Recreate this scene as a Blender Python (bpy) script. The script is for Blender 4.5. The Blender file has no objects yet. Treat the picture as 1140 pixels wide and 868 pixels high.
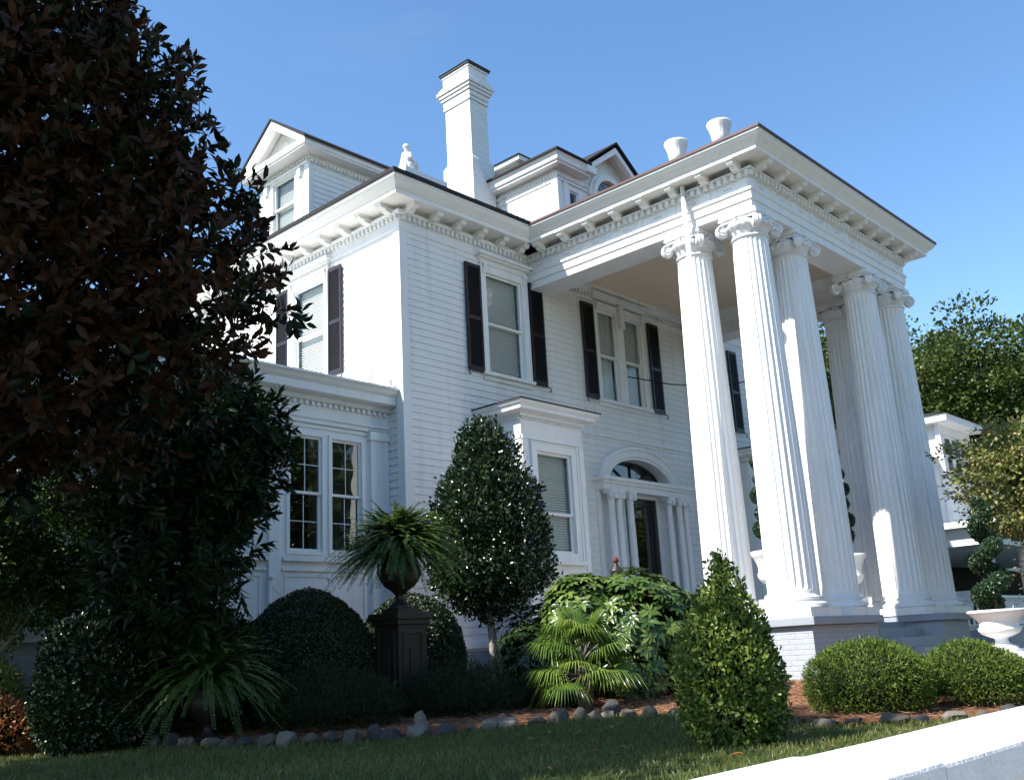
import bpy, bmesh, math, random
import numpy as np
from mathutils import Vector, Matrix
random.seed(7); RNG = np.random.default_rng(7)
R_ = math.radians
sc = bpy.context.scene
# ------------------------------------------------------------ camera, world, sun, exposure
cam_d = bpy.data.cameras.new('camera'); cam = bpy.data.objects.new('camera', cam_d)
sc.collection.objects.link(cam); sc.camera = cam
YAW, PITCH, ROLL = R_(47.509), R_(14.912), R_(-3.178)
cy, sy, cp, sp = math.cos(YAW), math.sin(YAW), math.cos(PITCH), math.sin(PITCH)
fwd = Vector((sy*cp, cy*cp, sp)); rgt = Vector((cy, -sy, 0)); upv = rgt.cross(fwd)
cr, sr = math.cos(ROLL), math.sin(ROLL)
r2 = cr*rgt + sr*upv; u2 = -sr*rgt + cr*upv
cam.matrix_world = Matrix(((r2.x, u2.x, -fwd.x, 0), (r2.y, u2.y, -fwd.y, 0), (r2.z, u2.z, -fwd.z, 0), (0, 0, 0, 1)))
cam_d.sensor_width = 36; cam_d.lens = 36*1106.38/1140; cam_d.clip_end = 3000; cam_d.clip_start = 0.05

SUN_EL = R_(46.2); SUN_AZ = R_(-69.2)            # azimuth clockwise from +Y
w = bpy.data.worlds.new('World'); sc.world = w; w.use_nodes = True
nt = w.node_tree; bg = nt.nodes['Background']
sky = nt.nodes.new('ShaderNodeTexSky'); sky.sky_type = 'NISHITA'; sky.sun_disc = False
sky.sun_elevation = SUN_EL; sky.sun_rotation = SUN_AZ; sky.air_density = 1.0; sky.dust_density = 0.3; sky.ozone_density = 1.6
hs = nt.nodes.new('ShaderNodeHueSaturation'); hs.inputs['Saturation'].default_value = 1.16
nt.links.new(sky.outputs[0], hs.inputs['Color']); 
tcw = nt.nodes.new('ShaderNodeTexCoord'); mpw = nt.nodes.new('ShaderNodeMapping'); mpw.inputs['Scale'].default_value = (1.2, 1.2, 5.0); nzw = nt.nodes.new('ShaderNodeTexNoise')
nzw.inputs['Scale'].default_value = 2.3; nzw.inputs['Detail'].default_value = 9; nzw.inputs['Roughness'].default_value = .62; nzw.inputs['Distortion'].default_value = .4
rw = nt.nodes.new('ShaderNodeValToRGB'); rw.color_ramp.elements[0].position = .66; rw.color_ramp.elements[0].color = (0, 0, 0, 1); rw.color_ramp.elements[1].position = .95; rw.color_ramp.elements[1].color = (.05, .05, .05, 1)
mxw = nt.nodes.new('ShaderNodeMix'); mxw.data_type = 'RGBA'; mxw.inputs[7].default_value = (6.5, 6.8, 7.2, 1)   # thin high cloud
nt.links.new(tcw.outputs['Generated'], mpw.inputs[0]); nt.links.new(mpw.outputs[0], nzw.inputs['Vector']); nt.links.new(nzw.outputs['Fac'], rw.inputs[0]); nt.links.new(rw.outputs[0], mxw.inputs[0])
nt.links.new(hs.outputs[0], mxw.inputs[6]); nt.links.new(mxw.outputs[2], bg.inputs[0]); bg.inputs[1].default_value = 0.122
sl = bpy.data.lights.new('sun', 'SUN'); sl.energy = 5.0; sl.angle = R_(0.53); sl.color = (1, 0.955, 0.89)
so = bpy.data.objects.new('sun', sl); sc.collection.objects.link(so)
sdir = Vector((math.sin(SUN_AZ)*math.cos(SUN_EL), math.cos(SUN_AZ)*math.cos(SUN_EL), math.sin(SUN_EL)))
so.rotation_euler = sdir.to_track_quat('Z', 'Y').to_euler(); so.location = (-10, 10, 30)
vs = sc.view_settings; vs.view_transform = 'Standard'; vs.look = 'None'; vs.gamma = 1; vs.use_curve_mapping = False
vs.exposure = 1.12

# ------------------------------------------------------------ materials
def mat(name, col, rough=.6, spec=.5, noise=None, bump=None, metallic=0, streak=0):
    """noise=(scale, amount, colour2); bump=(scale, strength)"""
    m = bpy.data.materials.new(name); m.use_nodes = True; t = m.node_tree; b = t.nodes['Principled BSDF']
    b.inputs['Base Color'].default_value = (*col, 1); b.inputs['Roughness'].default_value = rough
    b.inputs['Specular IOR Level'].default_value = spec; b.inputs['Metallic'].default_value = metallic
    tc = t.nodes.new('ShaderNodeTexCoord')
    if noise:
        n = t.nodes.new('ShaderNodeTexNoise'); n.inputs['Scale'].default_value = noise[0]; n.inputs['Detail'].default_value = 8
        n.inputs['Roughness'].default_value = .65
        t.links.new(tc.outputs['Object'], n.inputs['Vector'])
        r = t.nodes.new('ShaderNodeValToRGB'); r.color_ramp.elements[0].position = .5-.5*noise[1]; r.color_ramp.elements[1].position = .5+.25
        r.color_ramp.elements[0].color = (*noise[2], 1); r.color_ramp.elements[1].color = (*col, 1)
        t.links.new(n.outputs['Fac'], r.inputs[0]); t.links.new(r.outputs[0], b.inputs['Base Color'])
        if streak:
            mp = t.nodes.new('ShaderNodeMapping'); mp.inputs['Scale'].default_value = (7, 7, .55); t.links.new(tc.outputs['Object'], mp.inputs[0])
            n2 = t.nodes.new('ShaderNodeTexNoise'); n2.inputs['Scale'].default_value = 1; n2.inputs['Detail'].default_value = 6; t.links.new(mp.outputs[0], n2.inputs['Vector'])
            r3 = t.nodes.new('ShaderNodeValToRGB'); r3.color_ramp.elements[0].position = .52; r3.color_ramp.elements[0].color = (0, 0, 0, 1); r3.color_ramp.elements[1].position = .78; r3.color_ramp.elements[1].color = (streak,)*3+(1,)
            m3 = t.nodes.new('ShaderNodeMix'); m3.data_type = 'RGBA'; m3.inputs[7].default_value = (.42, .40, .35, 1)
            t.links.new(n2.outputs['Fac'], r3.inputs[0]); t.links.new(r3.outputs[0], m3.inputs[0]); t.links.new(r.outputs[0], m3.inputs[6]); t.links.new(m3.outputs[2], b.inputs['Base Color'])
    if bump:
        n = t.nodes.new('ShaderNodeTexNoise'); n.inputs['Scale'].default_value = bump[0]; n.inputs['Detail'].default_value = 5
        t.links.new(tc.outputs['Object'], n.inputs['Vector'])
        bp = t.nodes.new('ShaderNodeBump'); bp.inputs['Strength'].default_value = bump[1]; bp.inputs['Distance'].default_value = .02
        t.links.new(n.outputs['Fac'], bp.inputs['Height']); t.links.new(bp.outputs[0], b.inputs['Normal'])
    return m

def brick_mat(name, col, mortar, rough=.7, sx=1.0, strength=.6):
    m = mat(name, col, rough, .4, noise=(3.0, .5, tuple(c*.86 for c in col)))
    t = m.node_tree; b = t.nodes['Principled BSDF']
    tc = t.nodes.new('ShaderNodeTexCoord'); sep = t.nodes.new('ShaderNodeSeparateXYZ'); add = t.nodes.new('ShaderNodeMath'); cmb = t.nodes.new('ShaderNodeCombineXYZ')
    t.links.new(tc.outputs['Object'], sep.inputs[0]); t.links.new(sep.outputs[0], add.inputs[0]); t.links.new(sep.outputs[1], add.inputs[1])
    t.links.new(add.outputs[0], cmb.inputs[0]); t.links.new(sep.outputs[2], cmb.inputs[1])
    bt = t.nodes.new('ShaderNodeTexBrick'); bt.inputs['Scale'].default_value = 1.0
    bt.inputs['Brick Width'].default_value = .21; bt.inputs['Row Height'].default_value = .075; bt.inputs['Mortar Size'].default_value = .008; bt.inputs['Mortar Smooth'].default_value = .6
    bt.inputs['Color1'].default_value = (1, 1, 1, 1); bt.inputs['Color2'].default_value = (.8, .8, .8, 1); bt.inputs['Mortar'].default_value = (0, 0, 0, 1)
    t.links.new(cmb.outputs[0], bt.inputs['Vector'])
    n = t.nodes.new('ShaderNodeTexNoise'); n.inputs['Scale'].default_value = 25; t.links.new(tc.outputs['Object'], n.inputs['Vector'])
    mx = t.nodes.new('ShaderNodeMath'); mx.operation = 'MULTIPLY_ADD'; mx.inputs[1].default_value = .25
    t.links.new(n.outputs['Fac'], mx.inputs[0]); t.links.new(bt.outputs['Color'], mx.inputs[2])
    bp = t.nodes.new('ShaderNodeBump'); bp.inputs['Strength'].default_value = strength; bp.inputs['Distance'].default_value = .012
    t.links.new(mx.outputs[0], bp.inputs['Height']); t.links.new(bp.outputs[0], b.inputs['Normal'])
    return m

def leaf_mat(name, top, var, under=None, rough=.35, trans=.25, spec=.5, bigvar=None):
    """leaf blade: two colours varied leaf by leaf (mesh attribute rnd), own underside colour, light passing through"""
    m = bpy.data.materials.new(name); m.use_nodes = True; t = m.node_tree; b = t.nodes['Principled BSDF']; out = t.nodes['Material Output']
    at = t.nodes.new('ShaderNodeAttribute'); at.attribute_name = 'rnd'
    r = t.nodes.new('ShaderNodeValToRGB'); cr_ = r.color_ramp
    cols = [top] + list(var)
    cr_.elements[0].color = (*cols[0], 1); cr_.elements[0].position = 0
    cr_.elements[1].color = (*cols[-1], 1); cr_.elements[1].position = 1
    for i, c in enumerate(cols[1:-1]):
        e = cr_.elements.new((i+1)/(len(cols)-1)); e.color = (*c, 1)
    t.links.new(at.outputs['Fac'], r.inputs[0])
    src = r.outputs[0]
    if under:
        g = t.nodes.new('ShaderNodeNewGeometry'); mx = t.nodes.new('ShaderNodeMix'); mx.data_type = 'RGBA'
        t.links.new(g.outputs['Backfacing'], mx.inputs[0]); t.links.new(src, mx.inputs[6]); mx.inputs[7].default_value = (*under, 1)
        src = mx.outputs[2]
    t.links.new(src, b.inputs['Base Color']); b.inputs['Roughness'].default_value = rough; b.inputs['Specular IOR Level'].default_value = spec
    tr = t.nodes.new('ShaderNodeBsdfTranslucent'); ms = t.nodes.new('ShaderNodeMixShader'); ms.inputs[0].default_value = trans
    t.links.new(r.outputs[0], tr.inputs[0]); t.links.new(b.outputs[0], ms.inputs[1]); t.links.new(tr.outputs[0], ms.inputs[2])
    t.links.new(ms.outputs[0], out.inputs[0])
    return m

def glass_mat(name, tint, refl, rough=.02):
    m = bpy.data.materials.new(name); m.use_nodes = True; t = m.node_tree; out = t.nodes['Material Output']
    t.nodes.remove(t.nodes['Principled BSDF'])
    tr = t.nodes.new('ShaderNodeBsdfTransparent'); tr.inputs[0].default_value = (*tint, 1)
    gl = t.nodes.new('ShaderNodeBsdfGlossy'); gl.inputs['Roughness'].default_value = rough
    tc = t.nodes.new('ShaderNodeTexCoord'); n = t.nodes.new('ShaderNodeTexNoise'); n.inputs['Scale'].default_value = 2.2; n.inputs['Detail'].default_value = 1
    bp = t.nodes.new('ShaderNodeBump'); bp.inputs['Strength'].default_value = .12; bp.inputs['Distance'].default_value = .02
    t.links.new(tc.outputs['Object'], n.inputs['Vector']); t.links.new(n.outputs['Fac'], bp.inputs['Height']); t.links.new(bp.outputs[0], gl.inputs['Normal'])
    lw = t.nodes.new('ShaderNodeLayerWeight'); lw.inputs[0].default_value = .5; pw_ = t.nodes.new('ShaderNodeMath'); pw_.operation = 'POWER'; pw_.inputs[1].default_value = 4.0
    mm = t.nodes.new('ShaderNodeMath'); mm.operation = 'MULTIPLY_ADD'; mm.inputs[1].default_value = .75; mm.inputs[2].default_value = refl; mm.use_clamp = True
    t.links.new(lw.outputs['Facing'], pw_.inputs[0]); t.links.new(pw_.outputs[0], mm.inputs[0])
    ms = t.nodes.new('ShaderNodeMixShader'); t.links.new(mm.outputs[0], ms.inputs[0]); t.links.new(tr.outputs[0], ms.inputs[1]); t.links.new(gl.outputs[0], ms.inputs[2])
    t.links.new(ms.outputs[0], out.inputs[0])
    return m

M = {}
M['white'] = mat('white_paint', (.82, .815, .79), .5, .4, noise=(1.3, .7, (.73, .73, .72)), bump=(30, .08), streak=.22)
M['siding'] = mat('white_siding_paint', (.82, .81, .78), .55, .35, noise=(.9, .8, (.72, .72, .70)), bump=(18, .15), streak=.28)
M['column'] = mat('white_column_paint', (.81, .81, .80), .5, .4, noise=(2.0, .6, (.74, .74, .735)), bump=(40, .12), streak=.35)
M['soffit'] = mat('cream_soffit_paint', (.78, .77, .74), .6, .3, noise=(1.1, .7, (.72, .71, .67)), streak=.15)
M['ceiling'] = mat('tan_ceiling_paint', (.82, .66, .51), .6, .3, noise=(.8, .6, (.78, .62, .47)))
M['gray'] = mat('gray_blue_paint', (.30, .33, .37), .6, .4, noise=(2.5, .6, (.24, .27, .31)), bump=(20, .2))
M['gray_brick'] = brick_mat('gray_painted_brick', (.36, .39, .43), (.3, .3, .3))
M['white_brick'] = brick_mat('white_painted_brick', (.78, .78, .77), (.6, .6, .6), strength=.8)
M['shingle'] = mat('dark_shingle', (.035, .033, .035), .85, .2, noise=(12, .7, (.02, .018, .02)), bump=(40, .5))
M['flashing'] = mat('dark_red_metal_edge', (.09, .035, .03), .5, .4, noise=(3, .6, (.05, .02, .02)))
M['shutter'] = mat('black_shutter_paint', (.012, .011, .014), .45, .4, noise=(6, .5, (.018, .016, .02)))
M['iron'] = mat('black_cast_iron', (.012, .012, .012), .45, .5, noise=(10, .6, (.03, .02, .015)), bump=(30, .3))
M['glass'] = glass_mat('window_glass', (.88, .92, .92), .05)
M['darkglass'] = glass_mat('dark_window_glass', (.45, .5, .5), .12)
M['blind'] = mat('white_window_blind', (.66, .67, .63), .7, .2)
M['curtain'] = mat('sheer_curtain', (.62, .63, .60), .8, .2, noise=(14, .8, (.42, .43, .41)))
M['dark'] = mat('painted_interior_shade', (.02, .02, .02), .9, .1)  # near-black colour standing in for the gloom of unlit spaces
M['doorblack'] = mat('black_door_paint', (.015, .014, .013), .3, .5)
M['concrete'] = mat('sidewalk_concrete', (.55, .53, .49), .85, .2, noise=(2, .8, (.45, .43, .40)), bump=(50, .4))
M['asphalt'] = mat('aged_asphalt', (.15, .148, .14), .9, .2, noise=(5, .7, (.11, .11, .105)), bump=(80, .5))
M['lawn'] = mat('lawn_soil_and_turf', (.05, .075, .02), .95, .1, noise=(1.5, .9, (.032, .05, .014)), bump=(60, .8))
M['mulch'] = mat('pine_straw_base', (.20, .095, .05), .95, .1, noise=(9, .9, (.09, .04, .022)), bump=(60, 1.0))
M['stucco'] = mat('white_stucco_wall', (.62, .625, .64), .7, .25, noise=(4.5, .9, (.47, .465, .46)), bump=(60, .4))
M['bark'] = mat('gray_brown_bark', (.16, .12, .09), .9, .2, noise=(7, .8, (.07, .05, .04)), bump=(25, .8))
M['bark_dark'] = mat('dark_bark', (.05, .04, .03), .9, .15, noise=(7, .8, (.025, .02, .015)), bump=(25, .8))
M['bark_pale'] = mat('pale_bark', (.34, .31, .27), .9, .2, noise=(9, .9, (.13, .11, .09)), bump=(25, .6))
M['soil'] = mat('brown_potting_mulch', (.10, .045, .025), .95, .1, noise=(30, .8, (.05, .02, .012)), bump=(60, 1))
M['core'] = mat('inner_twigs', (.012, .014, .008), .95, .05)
M['urnwhite'] = mat('white_glazed_urn', (.79, .79, .78), .45, .4, noise=(4, .6, (.70, .70, .69)), bump=(20, .15))
M['cable'] = mat('black_cable', (.03, .025, .025), .7, .2)
M['statue'] = mat('white_statue', (.76, .76, .75), .55, .3, noise=(6, .6, (.62, .62, .61)), bump=(30, .3))
M['cap'] = mat('dark_chimney_cap', (.05, .045, .045), .6, .3, noise=(6, .6, (.03, .028, .03)))
M['wicker'] = mat('white_chair_paint', (.75, .74, .72), .6, .3)
M['redbrown'] = mat('red_brown_cap', (.13, .035, .025), .8, .2)
def rock_mat(name, a, b): return mat(name, a, .85, .25, noise=(7, .8, b), bump=(14, .9))
ROCKS = [rock_mat('gray_stone', (.15, .13, .10), (.06, .052, .042)), rock_mat('pale_stone', (.24, .215, .17), (.10, .088, .07)),
         rock_mat('dark_stone', (.075, .073, .07), (.04, .038, .036)), rock_mat('rusty_stone', (.26, .15, .10), (.14, .08, .055))]
L = {
 'magnolia': leaf_mat('magnolia_leaf', (.010, .020, .008), [(.012, .020, .006), (.02, .028, .008)], under=(.046, .018, .006), rough=.5, trans=.05, spec=.18),
 'laurel': leaf_mat('laurel_leaf', (.008, .018, .006), [(.014, .03, .008), (.03, .055, .012)], rough=.5, trans=.08, spec=.2),
 'lance': leaf_mat('lance_leaf', (.02, .045, .012), [(.035, .07, .018), (.06, .10, .02)], rough=.35, trans=.12),
 'ligustrum': leaf_mat('privet_leaf', (.03, .06, .012), [(.05, .095, .018), (.10, .16, .03)], rough=.5, trans=.25, spec=.3),
 'holly': leaf_mat('holly_leaf', (.010, .024, .008), [(.018, .038, .012), (.04, .065, .02)], rough=.25, trans=.08),
 'box': leaf_mat('boxwood_leaf', (.009, .022, .006), [(.015, .032, .008), (.026, .045, .011)], rough=.5, trans=.1),
 'juniper': leaf_mat('juniper_needle', (.010, .022, .008), [(.018, .032, .011), (.028, .042, .014)], rough=.7, trans=.1, spec=.2),
 'fern': leaf_mat('fern_frond', (.035, .07, .012), [(.06, .11, .015), (.11, .17, .03)], rough=.5, trans=.3),
 'palm': leaf_mat('palm_blade', (.06, .12, .018), [(.11, .18, .025), (.22, .28, .05), (.32, .28, .10)], rough=.35, trans=.25),
 'aucuba': leaf_mat('broad_leaf', (.02, .05, .012), [(.045, .09, .018), (.09, .15, .03), (.18, .24, .055)], rough=.32, trans=.25),
 'camellia': leaf_mat('variegated_shrub_leaf', (.025, .055, .012), [(.06, .11, .018), (.14, .19, .03), (.32, .34, .09)], spec=.3, rough=.45, trans=.2),
 'yew': leaf_mat('yew_needle', (.04, .075, .010), [(.08, .125, .018), (.15, .20, .03)], rough=.6, trans=.2, spec=.2),
 'topiary': leaf_mat('topiary_leaf', (.012, .035, .012), [(.022, .055, .018), (.04, .075, .025)], rough=.4, trans=.12),
 'oak': leaf_mat('oak_leaf', (.035, .065, .012), [(.065, .10, .018), (.12, .16, .03)], rough=.45, trans=.25),
 'dogwood': leaf_mat('dogwood_leaf', (.08, .13, .03), [(.14, .18, .045), (.24, .22, .07), (.45, .19, .10)], rough=.5, trans=.3),
 'crape': leaf_mat('crape_myrtle_leaf', (.05, .06, .02), [(.09, .07, .03), (.15, .06, .03)], rough=.5, trans=.25),
 'nandina': leaf_mat('orange_shrub_leaf', (.16, .10, .03), [(.30, .12, .04), (.42, .17, .06)], rough=.45, trans=.3),
 'lime': leaf_mat('yellow_green_leaf', (.10, .16, .03), [(.16, .22, .04), (.24, .28, .07)], rough=.4, trans=.3),
 'grass': leaf_mat('grass_blade', (.075, .095, .02), [(.12, .14, .03), (.22, .20, .06)], rough=.5, trans=.3),
 'straw': leaf_mat('pine_needle_straw', (.16, .07, .035), [(.30, .15, .085), (.42, .24, .14)], rough=.7, trans=.1),
 'flower': leaf_mat('red_flower', (.5, .02, .03), [(.6, .04, .05)], rough=.5, trans=.2),
}

# ------------------------------------------------------------ object helpers
def link(o): sc.collection.objects.link(o); return o
def tag(o, label=None, cat=None, group=None, kind=None):
    if label: o['label'] = label
    if cat: o['category'] = cat
    if group: o['group'] = group
    if kind: o['kind'] = kind
    return o
def empty(name, loc=(0, 0, 0), label=None, cat=None, group=None, parent=None):
    o = link(bpy.data.objects.new(name, None)); o.location = loc; o.empty_display_size = .2
    if parent: o.parent = parent
    return tag(o, label, cat, group)

class MB:
    """collects shapes, then links them as one mesh object"""
    def __init__(s): s.v = []; s.f = []; s.sm = []; s.mi = []
    def add(s, vs, fs, smooth=False, m=0):
        o = len(s.v); s.v += [tuple(p) for p in vs]
        for f in fs: s.f.append([i+o for i in f]); s.sm.append(smooth); s.mi.append(m)
    def box(s, x0, x1, y0, y1, z0, z1, m=0):
        s.add([(x0,y0,z0),(x1,y0,z0),(x1,y1,z0),(x0,y1,z0),(x0,y0,z1),(x1,y0,z1),(x1,y1,z1),(x0,y1,z1)],
              [(0,3,2,1),(4,5,6,7),(0,1,5,4),(1,2,6,5),(2,3,7,6),(3,0,4,7)], False, m)
    def lathe(s, prof, seg=32, c=(0, 0, 0), smooth=True, m=0, cap=True, wob=None):
        n = len(prof); vs = []
        for i in range(seg):
            a = 2*math.pi*i/seg
            for r, z in prof:
                rr = r*(1 + (wob(a, z) if wob else 0)); vs.append((c[0]+rr*math.cos(a), c[1]+rr*math.sin(a), c[2]+z))
        fs = []
        for i in range(seg):
            j = (i+1) % seg
            for k in range(n-1): fs.append((i*n+k, j*n+k, j*n+k+1, i*n+k+1))
        s.add(vs, fs, smooth, m)
        if cap:
            o = len(s.v)-seg*n
            for k in (0, n-1):
                if prof[k][0] > 1e-4:
                    s.f.append([o+i*n+k for i in (range(seg) if k else range(seg-1, -1, -1))]); s.sm.append(False); s.mi.append(m)
    def tube(s, pts, rad, seg=8, smooth=True, m=0, cap=True):
        pts = [Vector(p) for p in pts]; n = len(pts)
        if not hasattr(rad, '__len__'): rad = [rad]*n
        up = Vector((0, 0, 1)); vs = []
        d0 = (pts[1]-pts[0]).normalized(); a = d0.cross(up)
        if a.length < .1: a = d0.cross(Vector((1, 0, 0)))
        a.normalize()
        for i, p in enumerate(pts):
            d = (pts[min(i+1, n-1)]-pts[max(i-1, 0)])
            d = d.normalized() if d.length > 1e-9 else d0
            a = (a - d*a.dot(d)); a = a.normalized() if a.length > 1e-6 else d.orthogonal().normalized(); b = d.cross(a)
            for k in range(seg):
                t = 2*math.pi*k/seg; vs.append(p + (a*math.cos(t)+b*math.sin(t))*rad[i])
        fs = [(i*seg+k, i*seg+(k+1) % seg, (i+1)*seg+(k+1) % seg, (i+1)*seg+k) for i in range(n-1) for k in range(seg)]
        if cap: fs += [tuple(range(seg-1, -1, -1)), tuple((n-1)*seg+k for k in range(seg))]
        s.add(vs, fs, smooth, m)
    def run(s, path, prof, closed_prof=True, closed=False, m=0):
        """sweep (out, z) profile along an XY path; 'out' is to the right of travel, corners mitred"""
        n = len(path); P = [Vector((p[0], p[1])) for p in path]; k = len(prof); vs = []
        for i in range(n):
            if closed: a, b = P[i]-P[i-1], P[(i+1) % n]-P[i]
            else:
                a = P[i]-P[i-1] if i else P[1]-P[0]; b = P[i+1]-P[i] if i < n-1 else P[-1]-P[-2]
            a = a.normalized(); b = b.normalized(); na = Vector((a.y, -a.x)); nb = Vector((b.y, -b.x))
            mm = (na+nb); mm = mm/ max(.2, mm.dot(na))
            for o, z in prof: vs.append((P[i].x+mm.x*o, P[i].y+mm.y*o, z))
        fs = []
        for i in range(n if closed else n-1):
            j = (i+1) % n
            for q in range(k if closed_prof else k-1): fs.append((i*k+q, i*k+(q+1) % k, j*k+(q+1) % k, j*k+q))
        if not closed and closed_prof: fs += [tuple(range(k)), tuple((n-1)*k+q for q in range(k-1, -1, -1))]
        s.add(vs, fs, False, m)
    def build(s, name, material, parent=None, loc=None, recalc=True, bevel=0):
        me = bpy.data.meshes.new(name); me.from_pydata(s.v, [], s.f)
        mats = material if isinstance(material, (list, tuple)) else [material]
        for q in mats: me.materials.append(q)
        me.polygons.foreach_set('use_smooth', s.sm); me.polygons.foreach_set('material_index', s.mi)
        if recalc:
            bm = bmesh.new(); bm.from_mesh(me); bmesh.ops.recalc_face_normals(bm, faces=bm.faces); bm.to_mesh(me); bm.free()
        me.update()
        o = link(bpy.data.objects.new(name, me))
        if parent: o.parent = parent
        if loc: o.location = loc
        if bevel:
            b = o.modifiers.new('bevel', 'BEVEL'); b.width = bevel; b.segments = 2; b.limit_method = 'ANGLE'; b.angle_limit = R_(40)
        return o

JR = random.Random(11)
class Fr:
    """a wall plane: u along the wall, z up, o outward"""
    def __init__(s, o, u, n): s.o = Vector(o); s.u = Vector(u); s.n = Vector(n)
    def p(s, u, z, o): q = s.o + s.u*u + s.n*o; return (q.x, q.y, q.z+z)
    def box(s, mb, u0, u1, z0, z1, o0, o1, m=0):
        vs = [s.p(u0,z0,o0), s.p(u1,z0,o0), s.p(u1,z0,o1), s.p(u0,z0,o1), s.p(u0,z1,o0), s.p(u1,z1,o0), s.p(u1,z1,o1), s.p(u0,z1,o1)]
        mb.add(vs, [(0,3,2,1),(4,5,6,7),(0,1,5,4),(1,2,6,5),(2,3,7,6),(3,0,4,7)], False, m)
    def frame(s, mb, u0, u1, z0, z1, t, o0, o1, m=0):   # rectangular ring outside the opening
        s.box(mb, u0-t, u0, z0-t, z1+t, o0, o1, m); s.box(mb, u1, u1+t, z0-t, z1+t, o0, o1, m)
        s.box(mb, u0, u1, z1, z1+t, o0, o1-.002, m); s.box(mb, u0, u1, z0-t, z0, o0, o1-.002, m)
    def siding(s, mb, u0, u1, z0, z1, holes=(), ex=.125, top=None, m=0):
        """lapped boards; top(u0,u1)->z limit not needed except for slopes (given as function z -> (u0,u1))"""
        n = max(1, int(round((z1-z0)/ex))); ex = (z1-z0)/n
        for i in range(n):
            a, b = z0+i*ex, z0+(i+1)*ex
            lo, hi = (u0, u1) if top is None else top((a+b)/2)
            if hi-lo < .02: continue
            segs = [(lo, hi)]
            for hu0, hu1, hz0, hz1 in holes:
                if hz0 < b-.01 and hz1 > a+.01:
                    ns = []
                    for p, q in segs:
                        if hu1 <= p or hu0 >= q: ns.append((p, q)); continue
                        if hu0 > p: ns.append((p, hu0))
                        if hu1 < q: ns.append((hu1, q))
                    segs = ns
            ns = []
            for p, q in segs:      # butt joints between boards at irregular places
                while q-p > 3.2:
                    c = p+JR.uniform(1.2, 3.0); ns.append((p, c-.002)); p = c+.002
                ns.append((p, q))
            for p, q in ns:
                # butt joints between boards at irregular places
                w8 = JR.uniform(-.0025, .0025); vs = [s.p(p,a+w8,.0), s.p(q,a-w8,.0), s.p(q,a-w8,.019), s.p(p,a+w8,.019), s.p(p,b,.003), s.p(q,b,.003), s.p(q,b,0), s.p(p,b,0)]
                mb.add(vs, [(0,1,2,3),(3,2,5,4),(4,5,6,7),(0,3,4,7),(1,6,5,2)], False, m)

def fast_mesh(name, V, F, material, parent=None, rnd=None, smooth=False, loc=None):
    """V (n,3), F (m,k) arrays -> one object; rnd: per-face values"""
    V = np.asarray(V, np.float32); F = np.asarray(F, np.int32); k = F.shape[1]
    me = bpy.data.meshes.new(name); me.vertices.add(len(V)); me.vertices.foreach_set('co', V.ravel())
    me.loops.add(F.size); me.loops.foreach_set('vertex_index', F.ravel())
    me.polygons.add(len(F)); me.polygons.foreach_set('loop_start', np.arange(0, F.size, k, dtype=np.int32))
    me.polygons.foreach_set('loop_total', np.full(len(F), k, np.int32))
    if smooth: me.polygons.foreach_set('use_smooth', np.ones(len(F), bool))
    me.materials.append(material); me.update(calc_edges=True)
    if rnd is not None:
        a = me.attributes.new('rnd', 'FLOAT', 'FACE'); a.data.foreach_set('value', np.asarray(rnd, np.float32))
    o = link(bpy.data.objects.new(name, me))
    if parent: o.parent = parent
    if loc is not None: o.location = loc
    return o

def unit(a): return a/np.maximum(np.linalg.norm(a, axis=-1, keepdims=True), 1e-9)
def leaves(pos, dirs, size, aspect=.45, nrm=None, droop=0., fold=.15, curl=.15, var=.3, detail=True, rnd=None):
    """arrays of leaf blades. pos (n,3) leaf base, dirs (n,3) midrib direction. returns V,F(quads),rnd"""
    n = len(pos); d = unit(np.array(dirs, float)); d[:, 2] -= droop; d = unit(d)
    if nrm is None: nrm = RNG.normal(size=(n, 3)) + np.array([0, 0, 1.2])
    s = unit(np.cross(d, nrm)); nn = np.cross(s, d)
    L_ = size*(1+var*RNG.uniform(-1, 1, n))[:, None]; W = L_*aspect/2
    base = np.array(pos)
    if detail:
        c1 = base+d*L_*.33; c2 = base+d*L_*.68 - nn*L_*curl*.35; tip = base+d*L_ - nn*L_*curl
        l1 = c1+s*W*.85+nn*W*fold*2; r1 = c1-s*W*.85+nn*W*fold*2
        l2 = c2+s*W*.85+nn*W*fold*2; r2_ = c2-s*W*.85+nn*W*fold*2
        V = np.stack([base, l1, c1, r1, l2, c2, r2_, tip], 1).reshape(-1, 3)
        fq = np.array([[0,2,1,1],[0,3,2,2],[1,2,5,4],[2,3,6,5],[4,5,7,7],[5,6,7,7]])
        # use triangles for all
        ft = np.array([[0,2,1],[0,3,2],[1,2,5],[1,5,4],[2,3,6],[2,6,5],[4,5,7],[5,6,7]])
    else:
        c = base+d*L_*.5; tip = base+d*L_ - nn*L_*curl
        l = c+s*W+nn*W*fold; r = c-s*W+nn*W*fold
        V = np.stack([base, l, r, tip], 1).reshape(-1, 3); ft = np.array([[0,2,1],[1,2,3]])
    k = V.shape[0]//n
    F = (ft[None]+np.arange(n)[:, None, None]*k).reshape(-1, 3)
    if rnd is None: rnd = np.clip(RNG.beta(2, 2.6, n), 0, 1)
    return V, F, np.repeat(rnd, len(ft))
def join(parts):
    V = []; F = []; Q = []; o = 0
    for v, f, q in parts: V.append(v); F.append(f+o); Q.append(q); o += len(v)
    return np.concatenate(V), np.concatenate(F), np.concatenate(Q)
def sph(n):
    v = RNG.normal(size=(n, 3)); return unit(v)
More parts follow.
